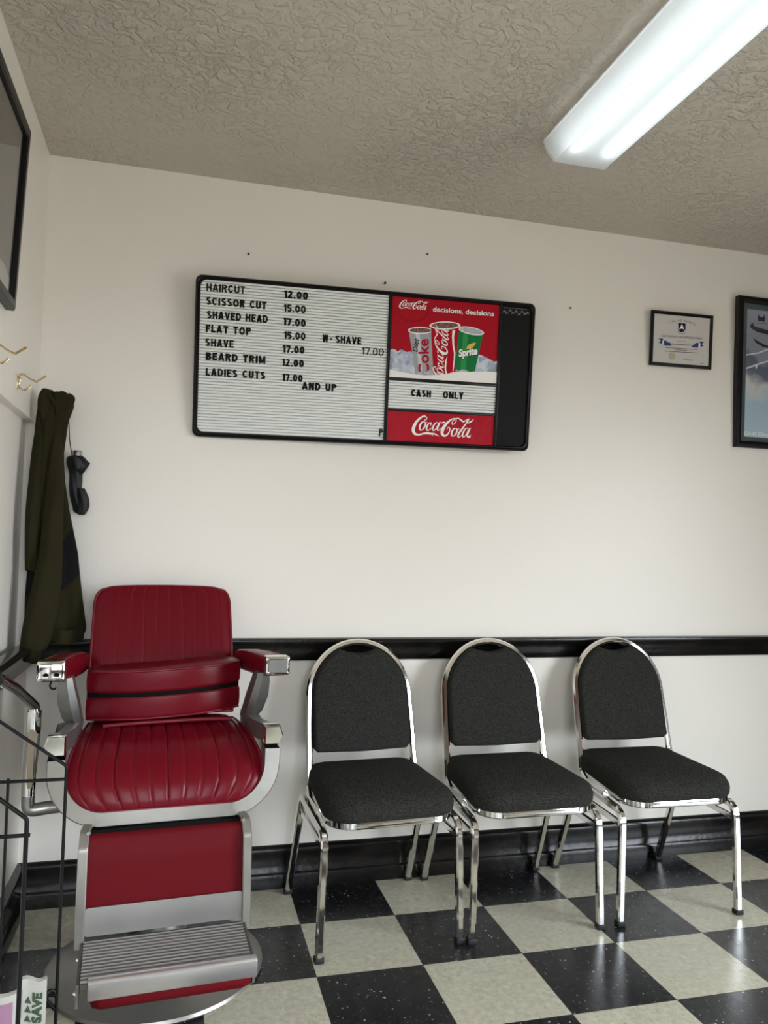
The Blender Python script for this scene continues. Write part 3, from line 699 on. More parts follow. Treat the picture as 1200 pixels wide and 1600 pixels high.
for (x, y, w_) in ((385, 628, 520), (550, 665, 185), (380, 682, 525), (480, 575, 380), (670, 825, 150), (950, 882, 50)):
    dx = w_ * .08; cpoly('printed_line', MAT['ink_light'], [[(x, y), (x+w_, y+dx), (x+w_, y+dx+9), (x, y+9)]])
cpoly('printed_seal', MAT['seal'], [[(500 + (44 + 4*(k % 2))*math.cos(2*PI*k/32), 768 + (48 + 4*(k % 2))*math.sin(2*PI*k/32)) for k in range(32)]])

# ------------------------------------------------------------------ large aircraft print at the right edge
pr = thing('framed_print', 'large black-framed helicopter print with grey mat at the right edge', 'picture', (3.085, -.030, 1.9435))
pr.rotation_euler = (.03, 0, 0)
pw, ph = .845, .628
picture_frame(pr, pw, ph, .026, .026, MAT['frame_black'])
MAT['mat_board'] = paper('grey_green_mat', (78, 92, 94), .6)
ma = flat('mat_board', MAT['mat_board'], pr, [(-pw/2+.02, -ph/2+.02), (pw/2-.02, -ph/2+.02), (pw/2-.02, ph/2-.02), (-pw/2+.02, ph/2-.02)], [(0, 1, 2, 3)], .016)
def sky_reflection_print():
    mt = M('printed_sky_and_reflection', (.3, .35, .42), .5)  # printed sky; the pale lower half also has the glass reflection painted in
    n, l = nodes(mt); b = n['Principled BSDF']; tc = n.new('ShaderNodeTexCoord'); sp = n.new('ShaderNodeSeparateXYZ'); l.new(tc.outputs['Object'], sp.inputs[0])
    t = n.new('ShaderNodeTexNoise'); t.inputs['Scale'].default_value = 9; t.inputs['Detail'].default_value = 6; l.new(tc.outputs['Object'], t.inputs['Vector'])
    ad = n.new('ShaderNodeMath'); ad.operation = 'MULTIPLY_ADD'; ad.inputs[1].default_value = .28; l.new(t.outputs['Fac'], ad.inputs[0]); l.new(sp.outputs['Z'], ad.inputs[2])
    mr = n.new('ShaderNodeMapRange'); mr.inputs[1].default_value = -.15; mr.inputs[2].default_value = .42; l.new(ad.outputs[0], mr.inputs[0])
    r = n.new('ShaderNodeValToRGB'); e = r.color_ramp.elements
    e[0].position = 0; e[0].color = (*srgb(178, 200, 212), 1); e[1].position = 1; e[1].color = (*srgb(150, 156, 168), 1)
    for p_, c in ((.3, (168, 192, 208)), (.42, (205, 205, 206)), (.52, (98, 106, 122)), (.62, (90, 98, 116)), (.68, (138, 142, 158))):
        q = e.new(p_); q.color = (*srgb(*c), 1)
    l.new(mr.outputs[0], r.inputs[0]); l.new(r.outputs[0], b.inputs['Base Color']); return mt
im = flat('printed_image', sky_reflection_print(), pr, [(-pw/2+.050, -ph/2+.046), (pw/2-.05, -ph/2+.046), (pw/2-.05, ph/2-.050), (-pw/2+.05, ph/2-.050)], [(0, 1, 2, 3)], .0152)
MAT['heli'] = paper('printed_dark_aircraft', (52, 54, 64), .5); MAT['streak'] = paper('printed_white_streak', (215, 218, 222), .5)
X0 = -pw/2 + .05; Z1 = ph/2 - .05
def ip(name, mat, polys, y): 
    for q in polys: flat(name, mat, im, [(X0 + a, Z1 - b) for a, b in q], [tuple(range(len(q)))], y)
ip('printed_aircraft', MAT['heli'], [[(.052, .03), (.056, .018), (.062, .028), (.078, .028), (.084, .016), (.088, .03), (.086, .046), (.054, .046)],
    [(.014, .070), (.022, .058), (.030, .058), (.034, .068), (.060, .074), (.100, .080), (.160, .082), (.19, .075), (.2, .062), (.215, .062), (.215, .088), (.17, .100), (.10, .098), (.05, .092), (.02, .080)],
    [(.03, .118), (.05, .128), (.09, .142), (.14, .15), (.14, .158), (.08, .152), (.045, .138)]], .0148)
ip('printed_rotor', MAT['heli'], [[(.02, .0555), (.10, .052), (.10, .0535), (.02, .057)], [(.12, .058), (.26, .052), (.26, .0535), (.12, .0595)]], .0146)
ip('printed_streak', MAT['streak'], [[(0, .190), (.06, .176), (.12, .150), (.3, .08), (.3, .086), (.12, .157), (.06, .182), (0, .196)],
    [(0, .246), (.06, .222), (.14, .196), (.32, .13), (.32, .137), (.14, .203), (.06, .229), (.05, .25), (.044, .236), (0, .253)],], .0146)
vs, fs = fit_text('CH-47 Chinook', .150, .0155, .02); flat('printed_words', MAT['print_white'], ma, [(X0 - .002 + a, -ph/2 + .052 + b) for a, b in vs], fs, .0144)
MB().box((-pw/2+.02, .0118, -ph/2+.02), (pw/2-.02, .0135, ph/2-.02)).build('glass', MAT['glass'], pr, smooth=0)

# ------------------------------------------------------------------ tall picture on the left wall (seen edge-on)
lpz = thing('framed_picture', 'black-framed picture under glass high on the left wall', 'picture', (.017, -.528, 1.778))
lpz.rotation_euler = (0, math.radians(2.2), 0)   # the top hangs away from the wall
LW, LH = .62, .49
prof = [(0, -.016), (0, .003), (.006, .007), (.022, .007), (.028, .003), (.028, -.010)]
mb = MB(); mb.loft([[(x, y, z) for y, z in ((0-d, d), (-LW+d, d), (-LW+d, LH-d), (-d, LH-d))] for d, x in prof], True, False); mb.build('frame', MAT['frame_black'], lpz, smooth=25)
MAT['grey_photo'] = M('grey_photograph', srgb(112, 110, 104), .5, vary=(5, srgb(86, 84, 80), .3))
mb = MB(); mb.box((-.014, -LW+.02, .02), (-.008, -.02, LH-.02)); mb.build('picture', MAT['grey_photo'], lpz, smooth=0)
MAT['pale_photo'] = paper('pale_photo_area', (176, 174, 166), .5)
mb = MB(); mb.add([(-.0075, -.030, .03), (-.0075, -.32, .03), (-.0075, -.32, .06), (-.0075, -.20, .085), (-.0075, -.10, .09), (-.0075, -.030, .075)], [(0, 1, 2, 3, 4, 5)]); mb.build('picture_area', MAT['pale_photo'], lpz, smooth=0)
MB().box((-.004, -LW+.02, .02), (-.0025, -.02, LH-.02)).build('glass', MAT['glass'], lpz, smooth=0)

# ------------------------------------------------------------------ wire coat hooks on the left wall
def coat_hook(y, z, label):
    h = thing('coat_hook', label, 'hook', (0, y, z), 0, 'brass wire coat hooks on the left wall')
    for dy in (-.0035, .0035):
        MB().tube(spline([(.001, dy, .001), (.014, dy*1.1, .006), (.033, dy*1.1, -.006), (.049, dy*1.2, -.0125), (.056, dy*1.4, -.009), (.076, dy*1.9, .006)], 6), .0024, 8).build('upper_prong', MAT['brass'], h)
        MB().tube(spline([(.001, dy, -.002), (.009, dy*.8, -.008), (.006, dy*.8, -.022), (.006, dy, -.032), (.018, dy, -.039), (.030, dy*1.4, -.032), (.036, dy*1.8, -.025)], 6), .0022, 8).build('lower_prong', MAT['brass'], h)
    pl = MB(); pl.box((0, -.006, -.038), (.0025, .006, .003)); pl.build('mount', MAT['brass'], h, bevel=.0008)
    return h
coat_hook(-.346, 1.6415, 'empty brass double wire coat hook nearest the corner and jacket')
coat_hook(-.645, 1.652, 'empty brass wire coat hook cut by the left photo edge')

# ------------------------------------------------------------------ olive jacket
jk = thing('hanging_jacket', 'olive green and black jacket hanging in the corner', 'jacket', (0, 0, 0))
def folds_ring(cx, cy, rx, ry, z, ph, amp, n=56):
    out = []
    for k in range(n):
        t = 2*PI*k/n; w_ = 1 + amp*(.55*math.sin(5*t + ph) + .35*math.sin(9*t - 1.7*ph) + .25*math.sin(3*t + .5*ph))
        c, s = math.cos(t), math.sin(t)
        out.append((cx + rx*w_*c, cy + ry*w_*s, z + .006*math.sin(3*t + ph)))
    return out
def lerp_table(T, z):
    for a, b in zip(T, T[1:]):
        if b[0] <= z <= a[0]:
            k = (a[0]-z)/(a[0]-b[0]); return [p + (q-p)*k for p, q in zip(a[1:], b[1:])]
    return list(T[-1][1:])
def two_tone():
    """olive cloth with a slanting black side panel sewn in"""
    mt = M('olive_black_panelled_knit', (.0165, .0145, .0036), .9, bump=(450, .35, .0012), spec=.2)
    n, l = nodes(mt); b = n['Principled BSDF']; tc = n.new('ShaderNodeTexCoord'); sp = n.new('ShaderNodeSeparateXYZ'); l.new(tc.outputs['Object'], sp.inputs[0])
    def mth(op, a, b2, c=None):
        q = n.new('ShaderNodeMath'); q.operation = op
        for i, x in enumerate((a, b2, c)):
            if x is None: continue
            if isinstance(x, (int, float)): q.inputs[i].default_value = x
            else: l.new(x, q.inputs[i])
        return q.outputs[0]
    top = mth('MULTIPLY_ADD', sp.outputs['X'], 1.9, 1.135 - .094*1.9)
    bot = mth('MULTIPLY_ADD', mth('MAXIMUM', mth('SUBTRACT', sp.outputs['X'], .10), 0), 1.1, 1.000)
    f = mth('MULTIPLY', mth('LESS_THAN', sp.outputs['Z'], top), mth('GREATER_THAN', sp.outputs['Z'], bot))
    left = mth('MULTIPLY', mth('LESS_THAN', sp.outputs['X'], .06), mth('MULTIPLY', mth('GREATER_THAN', sp.outputs['Z'], 1.0), mth('LESS_THAN', sp.outputs['Z'], 1.125)))
    q = n.new('ShaderNodeMix'); q.data_type = 'RGBA'; l.new(mth('MAXIMUM', f, left), q.inputs['Factor'])
    A_ = [i for i in q.inputs if i.type == 'RGBA']; A_[0].default_value = (.0165, .0145, .0036, 1); A_[1].default_value = (.005, .005, .006, 1)
    l.new([o for o in q.outputs if o.type == 'RGBA'][0], b.inputs['Base Color']); return mt
# z, x left, x right, centre y, half depth
BODY = [(1.640, .040, .108, -.105, .030), (1.632, .028, .122, -.108, .040), (1.605, .022, .124, -.112, .045), (1.555, .018, .110, -.120, .046), (1.45, .014, .102, -.126, .046), (1.36, .012, .110, -.126, .046), (1.27, .010, .126, -.124, .048),
        (1.13, .008, .156, -.10, .064), (.99, .006, .172, -.10, .068), (.93, .008, .180, -.10, .07), (.90, .010, .184, -.10, .066), (.885, .018, .180, -.10, .062), (.87, .06, .172, -.10, .056)]
mb = MB(); rings = []; zz = np.linspace(1.640, .870, 64)
for i, z in enumerate(zz):
    xl, xr, cy, hd = lerp_table(BODY, z)
    rings.append(folds_ring((xl+xr)/2, cy, (xr-xl)/2*.97, hd*.92, z, 1.2 + z*2.2, .15))
mb.loft(rings)
body = mb.build('jacket_body', two_tone(), jk, smooth=80)
MB().loft([folds_ring(.122, -.11, .058, .058, z, 2.0, .05) for z in (.905, .895, .872, .862)]).build('hem', MAT['olive'], jk, smooth=60)
# sleeve falling in front of the body
def sleeve(name, path, mat, ph):
    """(x, y, z, half width, half depth)"""
    P = spline(path, 7); mb = MB()
    mb.loft([[(p[0] + p[3]*(1+.09*math.sin(4*2*PI*k/36+ph+p[2]*9))*math.cos(2*PI*k/36), p[1] + p[4]*(1+.13*math.sin(3*2*PI*k/36+ph-p[2]*11))*math.sin(2*PI*k/36), p[2] + .004*math.sin(2*PI*k/18)) for k in range(36)] for p in P])
    return mb.build(name, mat, jk, smooth=80)
sleeve('sleeve', [(.084, -.135, 1.52, .014, .02), (.084, -.150, 1.44, .020, .026), (.084, -.160, 1.32, .027, .03), (.084, -.168, 1.20, .033, .034), (.078, -.172, 1.06, .040, .038), (.066, -.176, .96, .043, .04), (.054, -.180, .88, .040, .04), (.046, -.182, .845, .034, .036)], MAT['olive'], 0)
sleeve('cuff', [(.045, -.182, .850, .030, .032), (.042, -.183, .835, .027, .029), (.041, -.184, .812, .027, .029), (.041, -.184, .808, .022, .024)], MAT['olive'], 1)
sleeve('sleeve', [(.036, -.120, 1.58, .014, .024), (.034, -.138, 1.48, .021, .032), (.032, -.150, 1.34, .024, .036), (.030, -.158, 1.24, .024, .036), (.030, -.156, 1.15, .022, .034), (.029, -.146, 1.08, .020, .03)], MAT['olive'], 2)
# gathered hood at the top with its overlapping fold
MB().tube(spline([(.030, -.115, 1.634), (.050, -.150, 1.626), (.074, -.152, 1.600), (.092, -.146, 1.560), (.098, -.138, 1.535)], 8), .0075, 10, scale=None).build('hood_seam', MAT['olive'], jk, smooth=80)
sleeve('hood', [(.050, -.128, 1.645, .010, .014), (.046, -.130, 1.640, .019, .026), (.044, -.134, 1.615, .023, .030), (.046, -.140, 1.575, .022, .028), (.050, -.142, 1.54, .014, .02)], MAT['olive'], .5)
sleeve('hood', [(.094, -.118, 1.640, .018, .012), (.092, -.120, 1.635, .032, .030), (.094, -.124, 1.618, .034, .034), (.090, -.132, 1.585, .026, .030), (.088, -.138, 1.55, .014, .020)], MAT['olive'], 1.6)

# ------------------------------------------------------------------ folded umbrella beside the jacket
um = thing('folded_umbrella', 'black compact umbrella with metal end hanging by its cord beside olive jacket', 'umbrella', (.130, -.040, 1.27))
def lump(path, amp=.1, n=24, ph=0):
    P = spline(path, 6); mb = MB()
    mb.loft([[(p[0] + p[3]*(1+amp*math.sin(5*2*PI*k/n+ph+p[2]*60))*math.cos(2*PI*k/n), p[1] + p[4]*(1+amp*math.sin(4*2*PI*k/n-ph+p[2]*50))*math.sin(2*PI*k/n), p[2]) for k in range(n)] for p in P]); return mb
lump([(0, 0, .185, .010, .012), (-.001, 0, .177, .026, .022), (.002, 0, .160, .031, .024), (.001, 0, .142, .027, .022), (-.002, 0, .125, .0205, .018), (-.001, 0, .10, .0195, .018), (.002, 0, .06, .019, .018), (.008, 0, .035, .021, .019), (.014, 0, .015, .022, .02), (.016, 0, .002, .02, .019), (.018, 0, -.006, .012, .014)]).build('canopy', MAT['umbrella'], um, smooth=80)
mb = MB(); mb.add([(.006, -.020, .182), (.043, -.012, .158), (.020, -.020, .118), (-.008, -.024, .146), (.020, -.008, .180)], [(0, 1, 2, 3), (0, 4, 1)]); mb.build('canopy_flap', MAT['umbrella'], um, solid=.002)
mb = lump([(.016, -.010, .076, .012, .010), (.024, -.012, .052, .017, .014), (.027, -.012, .020, .017, .014), (.022, -.010, -.006, .012, .012), (.02, -.01, -.010, .006, .006)], .14, 20, 1); mb.build('canopy_roll', MAT['umbrella'], um, smooth=80)
MB().lathe([(.012, .165), (.0155, .168), (.0158, .196), (.014, .199), (.0, .199)], 20).build('metal_end', MAT['steel'], um)
MB().tube(spline([(-.034, -.02, .34), (-.026, -.022, .28), (-.022, -.022, .23), (-.014, -.020, .185), (-.010, -.018, .16)], 5), .0016, 6).build('wrist_cord', MAT['rubber'], um)

# ------------------------------------------------------------------ stacking chairs
def make_chair(label):
    ch = thing('stacking_chair', label, 'chair', (0, 0, 0), 0, 'chrome chairs along the back wall')
    # local frame: x right, y back, front feet at y = -.235, rear feet at y = .225
    w = .0225
    YF, YR = -.235, .222
    for s in (-1, 1):
        x = s * .2165; xt = s * .2085
        fl = fillet([(x, YF, 0.012), (xt, YF + .004, .352), (xt, -.02, .364)], .045, 8)
        lg = MB().sweep(fl, sq(w, w), up=(0, 1, 0)).build('leg', MAT['chrome'], ch, smooth=30)
        cap = MB().box((x-.0135, YF-.0135, 0), (x+.0135, YF+.0135, .017)).build('foot_cap', MAT['rubber'], lg, bevel=.003)
        rl = fillet([(xt, -.02, .364), (xt, .070, .372), (x, YR, .012)], .035, 8)
        lg = MB().sweep(rl, sq(w, w), up=(0, 0, 1)).build('leg', MAT['chrome'], ch, smooth=30)
        MB().box((x-.0135, YR-.012, 0), (x+.0135, YR+.0135, .017)).build('foot_cap', MAT['rubber'], lg, bevel=.003)
        bt = MB(); bt.tube([(x - s*.0005, YR-.066, .165), (x, YR-.074, .1665)], .0055, 10); bt.build('bolt', MAT['rubber'], lg)
        MB().sweep([(xt, YF+.010, .312), (xt, .088, .318)], sq(.012, .020)).build('stretcher', MAT['chrome'], ch, smooth=30)
    # hoop back frame: lower ends run forward under the seat
    hw = .176; rtop = .176
    def yb(z): return .088 + (z - .40) * .255          # back leans towards the wall
    pts = []
    left = fillet([(-.192, -.10, .372), (-.192, .030, .372), (-.184, .088, .392), (-.181, yb(.50), .50)], [0, .03, .03, 0], 5)
    pts += [tuple(p) for p in left]
    zc = .846 - rtop
    pts += [(-.1795, yb(.58), .58)]
    for k in range(0, 33):
        t = PI - PI*k/32; z = zc + rtop*math.sin(t); pts.append((hw*math.cos(t)*1.0, yb(z), z))
    pts += [(.1795, yb(.58), .58)]
    pts += [(-p[0], p[1], p[2]) for p in reversed(left)]
    MB().sweep(pts, sq(.0215, .0215, .28), up=(0, 0, 1)).build('back_frame', MAT['chrome'], ch, smooth=35)
    for s in (-1, 1):
        MB().tube([(s*.181, .106, .428), (s*.181, .0955, .426)], .0055, 10).build('plug', MAT['rubber'], ch)
    # padded back with the scooped hand hole at the top
    prof = []; ri = rtop - .008
    bot = .498
    outline = [(-.155, bot), (0, bot - .004), (.155, bot)]
    outline += [(.168, bot + .012)]
    arc = []
    a0 = math.radians(0); a1 = math.radians(67)
    for k in range(13): t = a0 + (a1-a0)*k/12; arc.append((ri*math.cos(t), zc + ri*math.sin(t)))
    scoop = [(ri*math.cos(a1)*(1-k/8) + (-ri*math.cos(a1))*(k/8), zc + ri*math.sin(a1) - .0145*math.sin(PI*k/8)**.8) for k in range(1, 8)]
    arcl = [(-x, z) for x, z in reversed(arc)]
    outline += arc + scoop + arcl + [(-.168, bot + .012)]
    cx, cz = 0, .665; rings = []
    for k_, d in ((.90, .0265), (.95, .0255), (.982, .021), (1, .011), (1, -.006), (.97, -.012), (.9, -.013)):
        rings.append([(cx + (x-cx)*k_, yb(cz + (z-cz)*k_) - d, cz + (z-cz)*k_) for x, z in outline])
    MB().loft(rings).build('backrest', MAT['fabric'], ch, smooth=60)
    # seat cushion, rounded trapezoid, crowned
    def seat_outline(k, n=8):
        out = []; fx_, bx_ = .205, .186; yf, ybk = -.264, .150
        for cx_, cy_, r, a in ((bx_-.05, ybk-.05, .05, 0), (-bx_+.05, ybk-.05, .05, 90), (-fx_+.085, yf+.085, .085, 180), (fx_-.085, yf+.085, .085, 270)):
            for i in range(n+1):
                t = math.radians(a + 90*i/n); x_, y_ = cx_ + r*math.cos(t), cy_ + r*math.sin(t); out.append((x_*k, (y_ + .057)*k - .057))
        return out
    def zs(y): return .418 + .012*math.sin((y+.26)/.41*PI)      # gentle crown front to back
    def tilt(y): return (y + .26) * .03
    rings = []
    for k_, z in ((.93, .386), (.985, .388), (1.0, .398), (1.003, .412), (.99, .430), (.955, .442), (.88, .449), (.72, .453), (.45, .456), (.15, .457)):
        rings.append([(x, y, z + tilt(y) - .012*max(0, (-y-.12)/.14)**2*(1 if z > .42 else 0)) for x, y in seat_outline(k_)])
    MB().loft(rings).build('seat', MAT['fabric'], ch, smooth=60)
    so = seat_outline(.965)
    band = MB(); band.loft([[(x*q, y*q, z + tilt(y)) for x, y in so] for q, z in ((1.0, .389), (1.008, .386), (1.008, .370), (1.0, .367), (.95, .367), (.95, .389))], True, False)
    band.build('seat_rim', MAT['chrome'], ch, smooth=35)
    return ch
def copy_thing(root, label):
    r = root.copy(); C.objects.link(r); r['label'] = label
    for c0 in list(root.children):
        c1 = c0.copy(); C.objects.link(c1); c1.parent = r
        for g0 in list(c0.children):
            g1_ = g0.copy(); C.objects.link(g1_); g1_.parent = c1
    return r
CHAIRS = [((1.090, -.268), 3.5, 'chrome chair with charcoal fabric pads beside the red barber chair'),
          ((1.5675, -.265), .5, 'middle one of the three chrome charcoal chairs, between the other two'),
          ((2.078, -.262), -.8, 'chrome charcoal chair at the right end of the row of three')]
first = make_chair(CHAIRS[0][2])
for i, (xy, a, lab) in enumerate(CHAIRS):
    o = first if i == 0 else copy_thing(first, lab)
    o.location = (xy[0], xy[1], 0); o.rotation_euler = (0, 0, math.radians(a))

# ------------------------------------------------------------------ barber chair
bc = thing('barber_chair', 'red vinyl barber chair with cast metal frame, footrest and round base', 'chair', (.443, -.44, 0), math.radians(4))
MB().lathe([(.0, 0), (.288, 0), (.293, .006), (.290, .014), (.262, .021), (.205, .028), (.19, .034), (.16, .044), (.11, .055), (.09, .075), (.0, .075)], 64).build('base', MAT['base'], bc, smooth=40)
MB().lathe([(.0, .07), (.080, .07), (.080, .30), (.088, .305), (.088, .335), (.066, .34), (.066, .455), (.0, .455)], 32).build('column', MAT['alu_dull'], bc, smooth=40)
sup = MB(); sup.box((-.15, -.10, .448), (.15, .12, .490)); sup.build('seat_support', MAT['dark'], bc, bevel=.01)
# seat shell: a U-shaped rim, sides and front apron
def U(half, zb, r, zt, n=10):
    out = [(-half, zt)]
    for k in range(n+1): t = math.radians(180 + 90*k/n); out.append((-half + r + r*math.cos(t), zb + r + r*math.sin(t)))
    for k in range(n+1): t = math.radians(270 + 90*k/n); out.append((half - r + r*math.cos(t), zb + r + r*math.sin(t)))
    out.append((half, zt)); return out
uo, ui = U(.289, .476, .125, .632), U(.246, .512, .090, .640)
mb = MB(); 
def yf_(x): return -.262 + .05*(x/.29)**2
rings = []
outer_f = [(x, yf_(x)+.004, z) for x, z in uo]; outer_b = [(x, .13, z + .02) for x, z in uo]; inner_b = [(x, .13, z+.02) for x, z in ui]; inner_f = [(x, yf_(x), z) for x, z in ui]
lip_o = [(x*.99, yf_(x)-.004, z+.004) for x, z in uo]
mb.loft([outer_b, outer_f, lip_o, inner_f, inner_b, outer_b], close=False, caps=False)
mb.build('seat_frame', MAT['alu'], bc, smooth=40)
# pleated seat
def pleated(prof, halfw, n_pl, depth, crown, edge, ns=121, nt=26, thick=.03, roll=3.0, margin=.11):
    P = spline(prof, max(2, nt // (len(prof)-1))); Hh = spline([(h,) for h in halfw], max(2, nt // (len(halfw)-1)))
    P = [np.array([0, p[0], p[1]]) for p in P]; rows = []
    for i, p in enumerate(P):
        a, b = P[max(i-1, 0)], P[min(i+1, len(P)-1)]; t = (b-a)/np.linalg.norm(b-a); nr = np.array([0, -t[2], t[1]])   # outward normal
        if nr[2] < 0 and abs(nr[2]) > abs(nr[1]): nr = -nr
        if abs(nr[1]) >= abs(nr[2]) and nr[1] > 0: nr = -nr
        w = Hh[min(i, len(Hh)-1)][0]; row = []
        ft = i/(len(P)-1); fade = min(1, ft/.06, (1-ft)/.05) if margin else 1
        for j in range(ns):
            s_ = -1 + 2*j/(ns-1); 
            u_ = (s_ + 1 - margin) / (2 - 2*margin) * n_pl
            g = 0
            if -.01 <= u_ <= n_pl + .01:
                q = abs(u_ - round(u_)); g = depth * math.exp(-(q/.055)**2) + depth*.30*(1-2*min(q, .5))**2
            d = crown*(1 - abs(s_)**2.2) - edge*abs(s_)**12 - g*fade - edge*.6*max(0, 1 - ft/.05)**2 - edge*.6*max(0, 1-(1-ft)/.05)**2
            row.append(tuple(np.array([w*s_, 0, 0]) + p + nr*d))
        rows.append(row)
    return rows
rows = pleated([(.16, .655), (.06, .662), (-.04, .660), (-.12, .644), (-.185, .610), (-.225, .566), (-.243, .512)], [.204, .211, .221, .234, .244, .240, .200], 10, .0034, .006, .010)
# round the lower corners by pulling the last rows inwards along x
mb = MB(); ring = pad(mb, rows, -.03)
seat = mb.build('seat', MAT['vinyl'], bc, smooth=60)
MB().tube(ring, .0042, 8, closed=True).build('piping', MAT['vinyl_pipe'], seat, smooth=60)
mb = MB(); mb.tube(spline([(-.165, -.003, .668), (-.08, -.012, .674), (0, -.014, .676), (.10, -.012, .677), (.185, .0, .672)], 8), .006, 8); mb.build('seat_welt', MAT['vinyl_pipe'], seat, smooth=60)
# back
def back_half(z): return .214 - .010*(z - .66)/.38
bprof = [(.170, .66), (.185, .72), (.205, .80), (.235, .88), (.268, .96), (.296, 1.022), (.305, 1.036)]
rows = pleated(bprof, [.213, .2125, .212, .210, .208, .206, .200], 9, .0022, .008, .012, margin=.155, nt=30)
R_ = len(rows)
for i, row in enumerate(rows):     # rounded upper corners
    z = row[len(row)//2][2]; dz = max(0, (z - .990)/.050)
    k = 1 - .16*(1 - math.sqrt(max(0, 1 - min(dz, 1)**2))) 
    rows[i] = [(x*k, y, zz_) for x, y, zz_ in row]
mb = MB(); ring = pad(mb, rows, .055)
back = mb.build('backrest', MAT['vinyl'], bc, smooth=60)
MB().tube(ring, .0045, 8, closed=True).build('piping', MAT['vinyl_pipe'], back, smooth=60)
# arms
for s in (-1, 1):
    arm = MB(); rings = []
    for (x, y, hw_, zb, zt) in ((.232, .215, .016, .800, .838), (.240, .18, .026, .794, .848), (.256, .10, .033, .796, .858), (.275, .00, .035, .800, .862), (.293, -.082, .033, .806, .862)):
        rings.append([(s*x + a*hw_, y, zb + (zt-zb)*b) for a, b in ((-1, .12), (-.8, 0), (.8, 0), (1, .12), (1, .72), (.86, .92), (.5, 1), (-.5, 1), (-.86, .92), (-1, .72))])
    a_ = arm.loft(rings).build('armrest', MAT['vinyl'], bc, smooth=50)
    MB().tube(spline([(s*(.293+.030), -.08, .858), (s*(.275+.032), 0, .858), (s*(.256+.030), .10, .853), (s*(.240+.02), .19, .842)], 6), .003, 6).build('piping', MAT['vinyl_pipe'], a_, smooth=60)
    cap = MB(); cap.box((s*.2955-.0345, -.112, .812), (s*.2955+.0345, -.066, .864)); cp = cap.build('armrest_cap', MAT['chrome'], bc, bevel=.006, seg=3)
    rim = MB(); rim.loft([[(s*.2955 + x, y, .838 + z) for x, z in rrect(-w_, -h_, w_, h_, .004, 3)] for w_, h_, y in ((.0315, .0225, -.1125), (.0285, .0195, -.1145), (.026, .017, -.1125))], True, False); rim.build('cap_rim', MAT['chrome'], cp, smooth=40)
    if s < 0:
        cp['label'] = 'chrome armrest end with two bare screw holes'
        for dx in (-.012, .014):
            ho = MB(); ho.loft([[(s*.2955 + dx + .0072*q*math.cos(2*PI*k/14), y, .829 + .0048*q*math.sin(2*PI*k/14)) for k in range(14)] for y, q in ((-.1125, 1), (-.1135, .95))]); ho.build('screw_hole', MAT['dark'], cp)
        MB().tube(spline([(s*.292, -.095, .812), (s*.297, -.10, .802), (s*.294, -.10, .793), (s*.286, -.10, .791), (s*.282, -.10, .795)], 5), .0022, 6).build('hook', MAT['dark'], bc)
    else:
        cp['label'] = 'chrome armrest end with grey insert plate'
        pl = MB(); pl.prism(rrect(s*.2955-.026, .821, s*.2955+.026, .855, .003, 3), -.1135, -.110); pl.build('insert_plate', MAT['alu_dull'], cp, smooth=0)
    # curved support blade from the armrest down to the seat side
    bl = MB(); rings = []
    for (x, y, hx, hy, z) in ((.262, -.045, .017, .040, .815), (.261, -.042, .021, .042, .79), (.255, -.028, .026, .044, .745), (.245, -.008, .024, .044, .70), (.234, .012, .017, .044, .672)):
        rings.append([(s*(x + a*hx), y + b*hy, z) for a, b in ((-1, 1), (-1, -.75), (-.25, -1), (1, -.55), (1, 1))])
    bl.loft(rings).build('arm_support', MAT['alu_dull'], bc, smooth=20)
    lo = MB(); rings = []
    for (x, y, hx, hz, z) in ((.240, .06, .020, .024, .662), (.241, .0, .020, .024, .664), (.254, -.10, .022, .023, .666), (.270, -.165, .022, .023, .668)):
        rings.append([(s*(x + a*hx), y, z + b*hz) for a, b in ((-1, -1), (.7, -1), (1, -.4), (.8, .6), (.3, 1), (-1, 1))])
    lo.loft(rings).build('side_arm', MAT['alu'], bc, smooth=20)
    lc = MB(); rings = []
    for q, y in ((.95, -.160), (1.0, -.165), (1.0, -.196), (.86, -.205)):
        rings.append([(s*(.273 + a*.026*q), y, .668 + b*.025*q) for a, b in ((-1, -1), (.55, -1), (1, -.1), (.62, 1), (-1, 1))])
    lc.loft(rings).build('side_arm_cap', MAT['chrome'], bc, smooth=20)
# leg rest
hwl = .186
pnl = MB(); rings = []
for z, y, q in ((.470, -.268, .97), (.467, -.276, .985), (.460, -.283, 1), (.40, -.290, 1), (.30, -.299, 1), (.252, -.303, 1)):
    rings.append([(-hwl*q, y, z), (hwl*q, y, z), (hwl*q, y + .022, z), (-hwl*q, y+.022, z)])
leg = pnl.loft(rings).build('leg_rest', MAT['vinyl_leg'], bc, smooth=40, bevel=0)
tp = MB(); tp.loft([[(-hwl*.97, y, z), (-hwl*.5, y-.0, z+.004), (hwl*.5, y, z+.004), (hwl*.97, y, z), (hwl*.97, y+.05, z+.002), (-hwl*.97, y+.05, z+.002)] for y, z in ((-.262, .475), (-.266, .466))]); tp.build('top_bracket', MAT['dark'], leg, smooth=0)
kp = MB(); kp.loft([[(x, -.3035+(z-.30)*.08 - .001 - (.0 if k else .0), z) for x, z in rrect(-hwl+.003, .248, hwl-.003, .312, .006, 3)] for k in (0,)] + [[(x, -.3035+(z-.30)*.08 - .004, z) for x, z in rrect(-hwl+.003, .248, hwl-.003, .312, .006, 3)]]); kp.build('kick_plate', MAT['brushed'], bc, smooth=0)
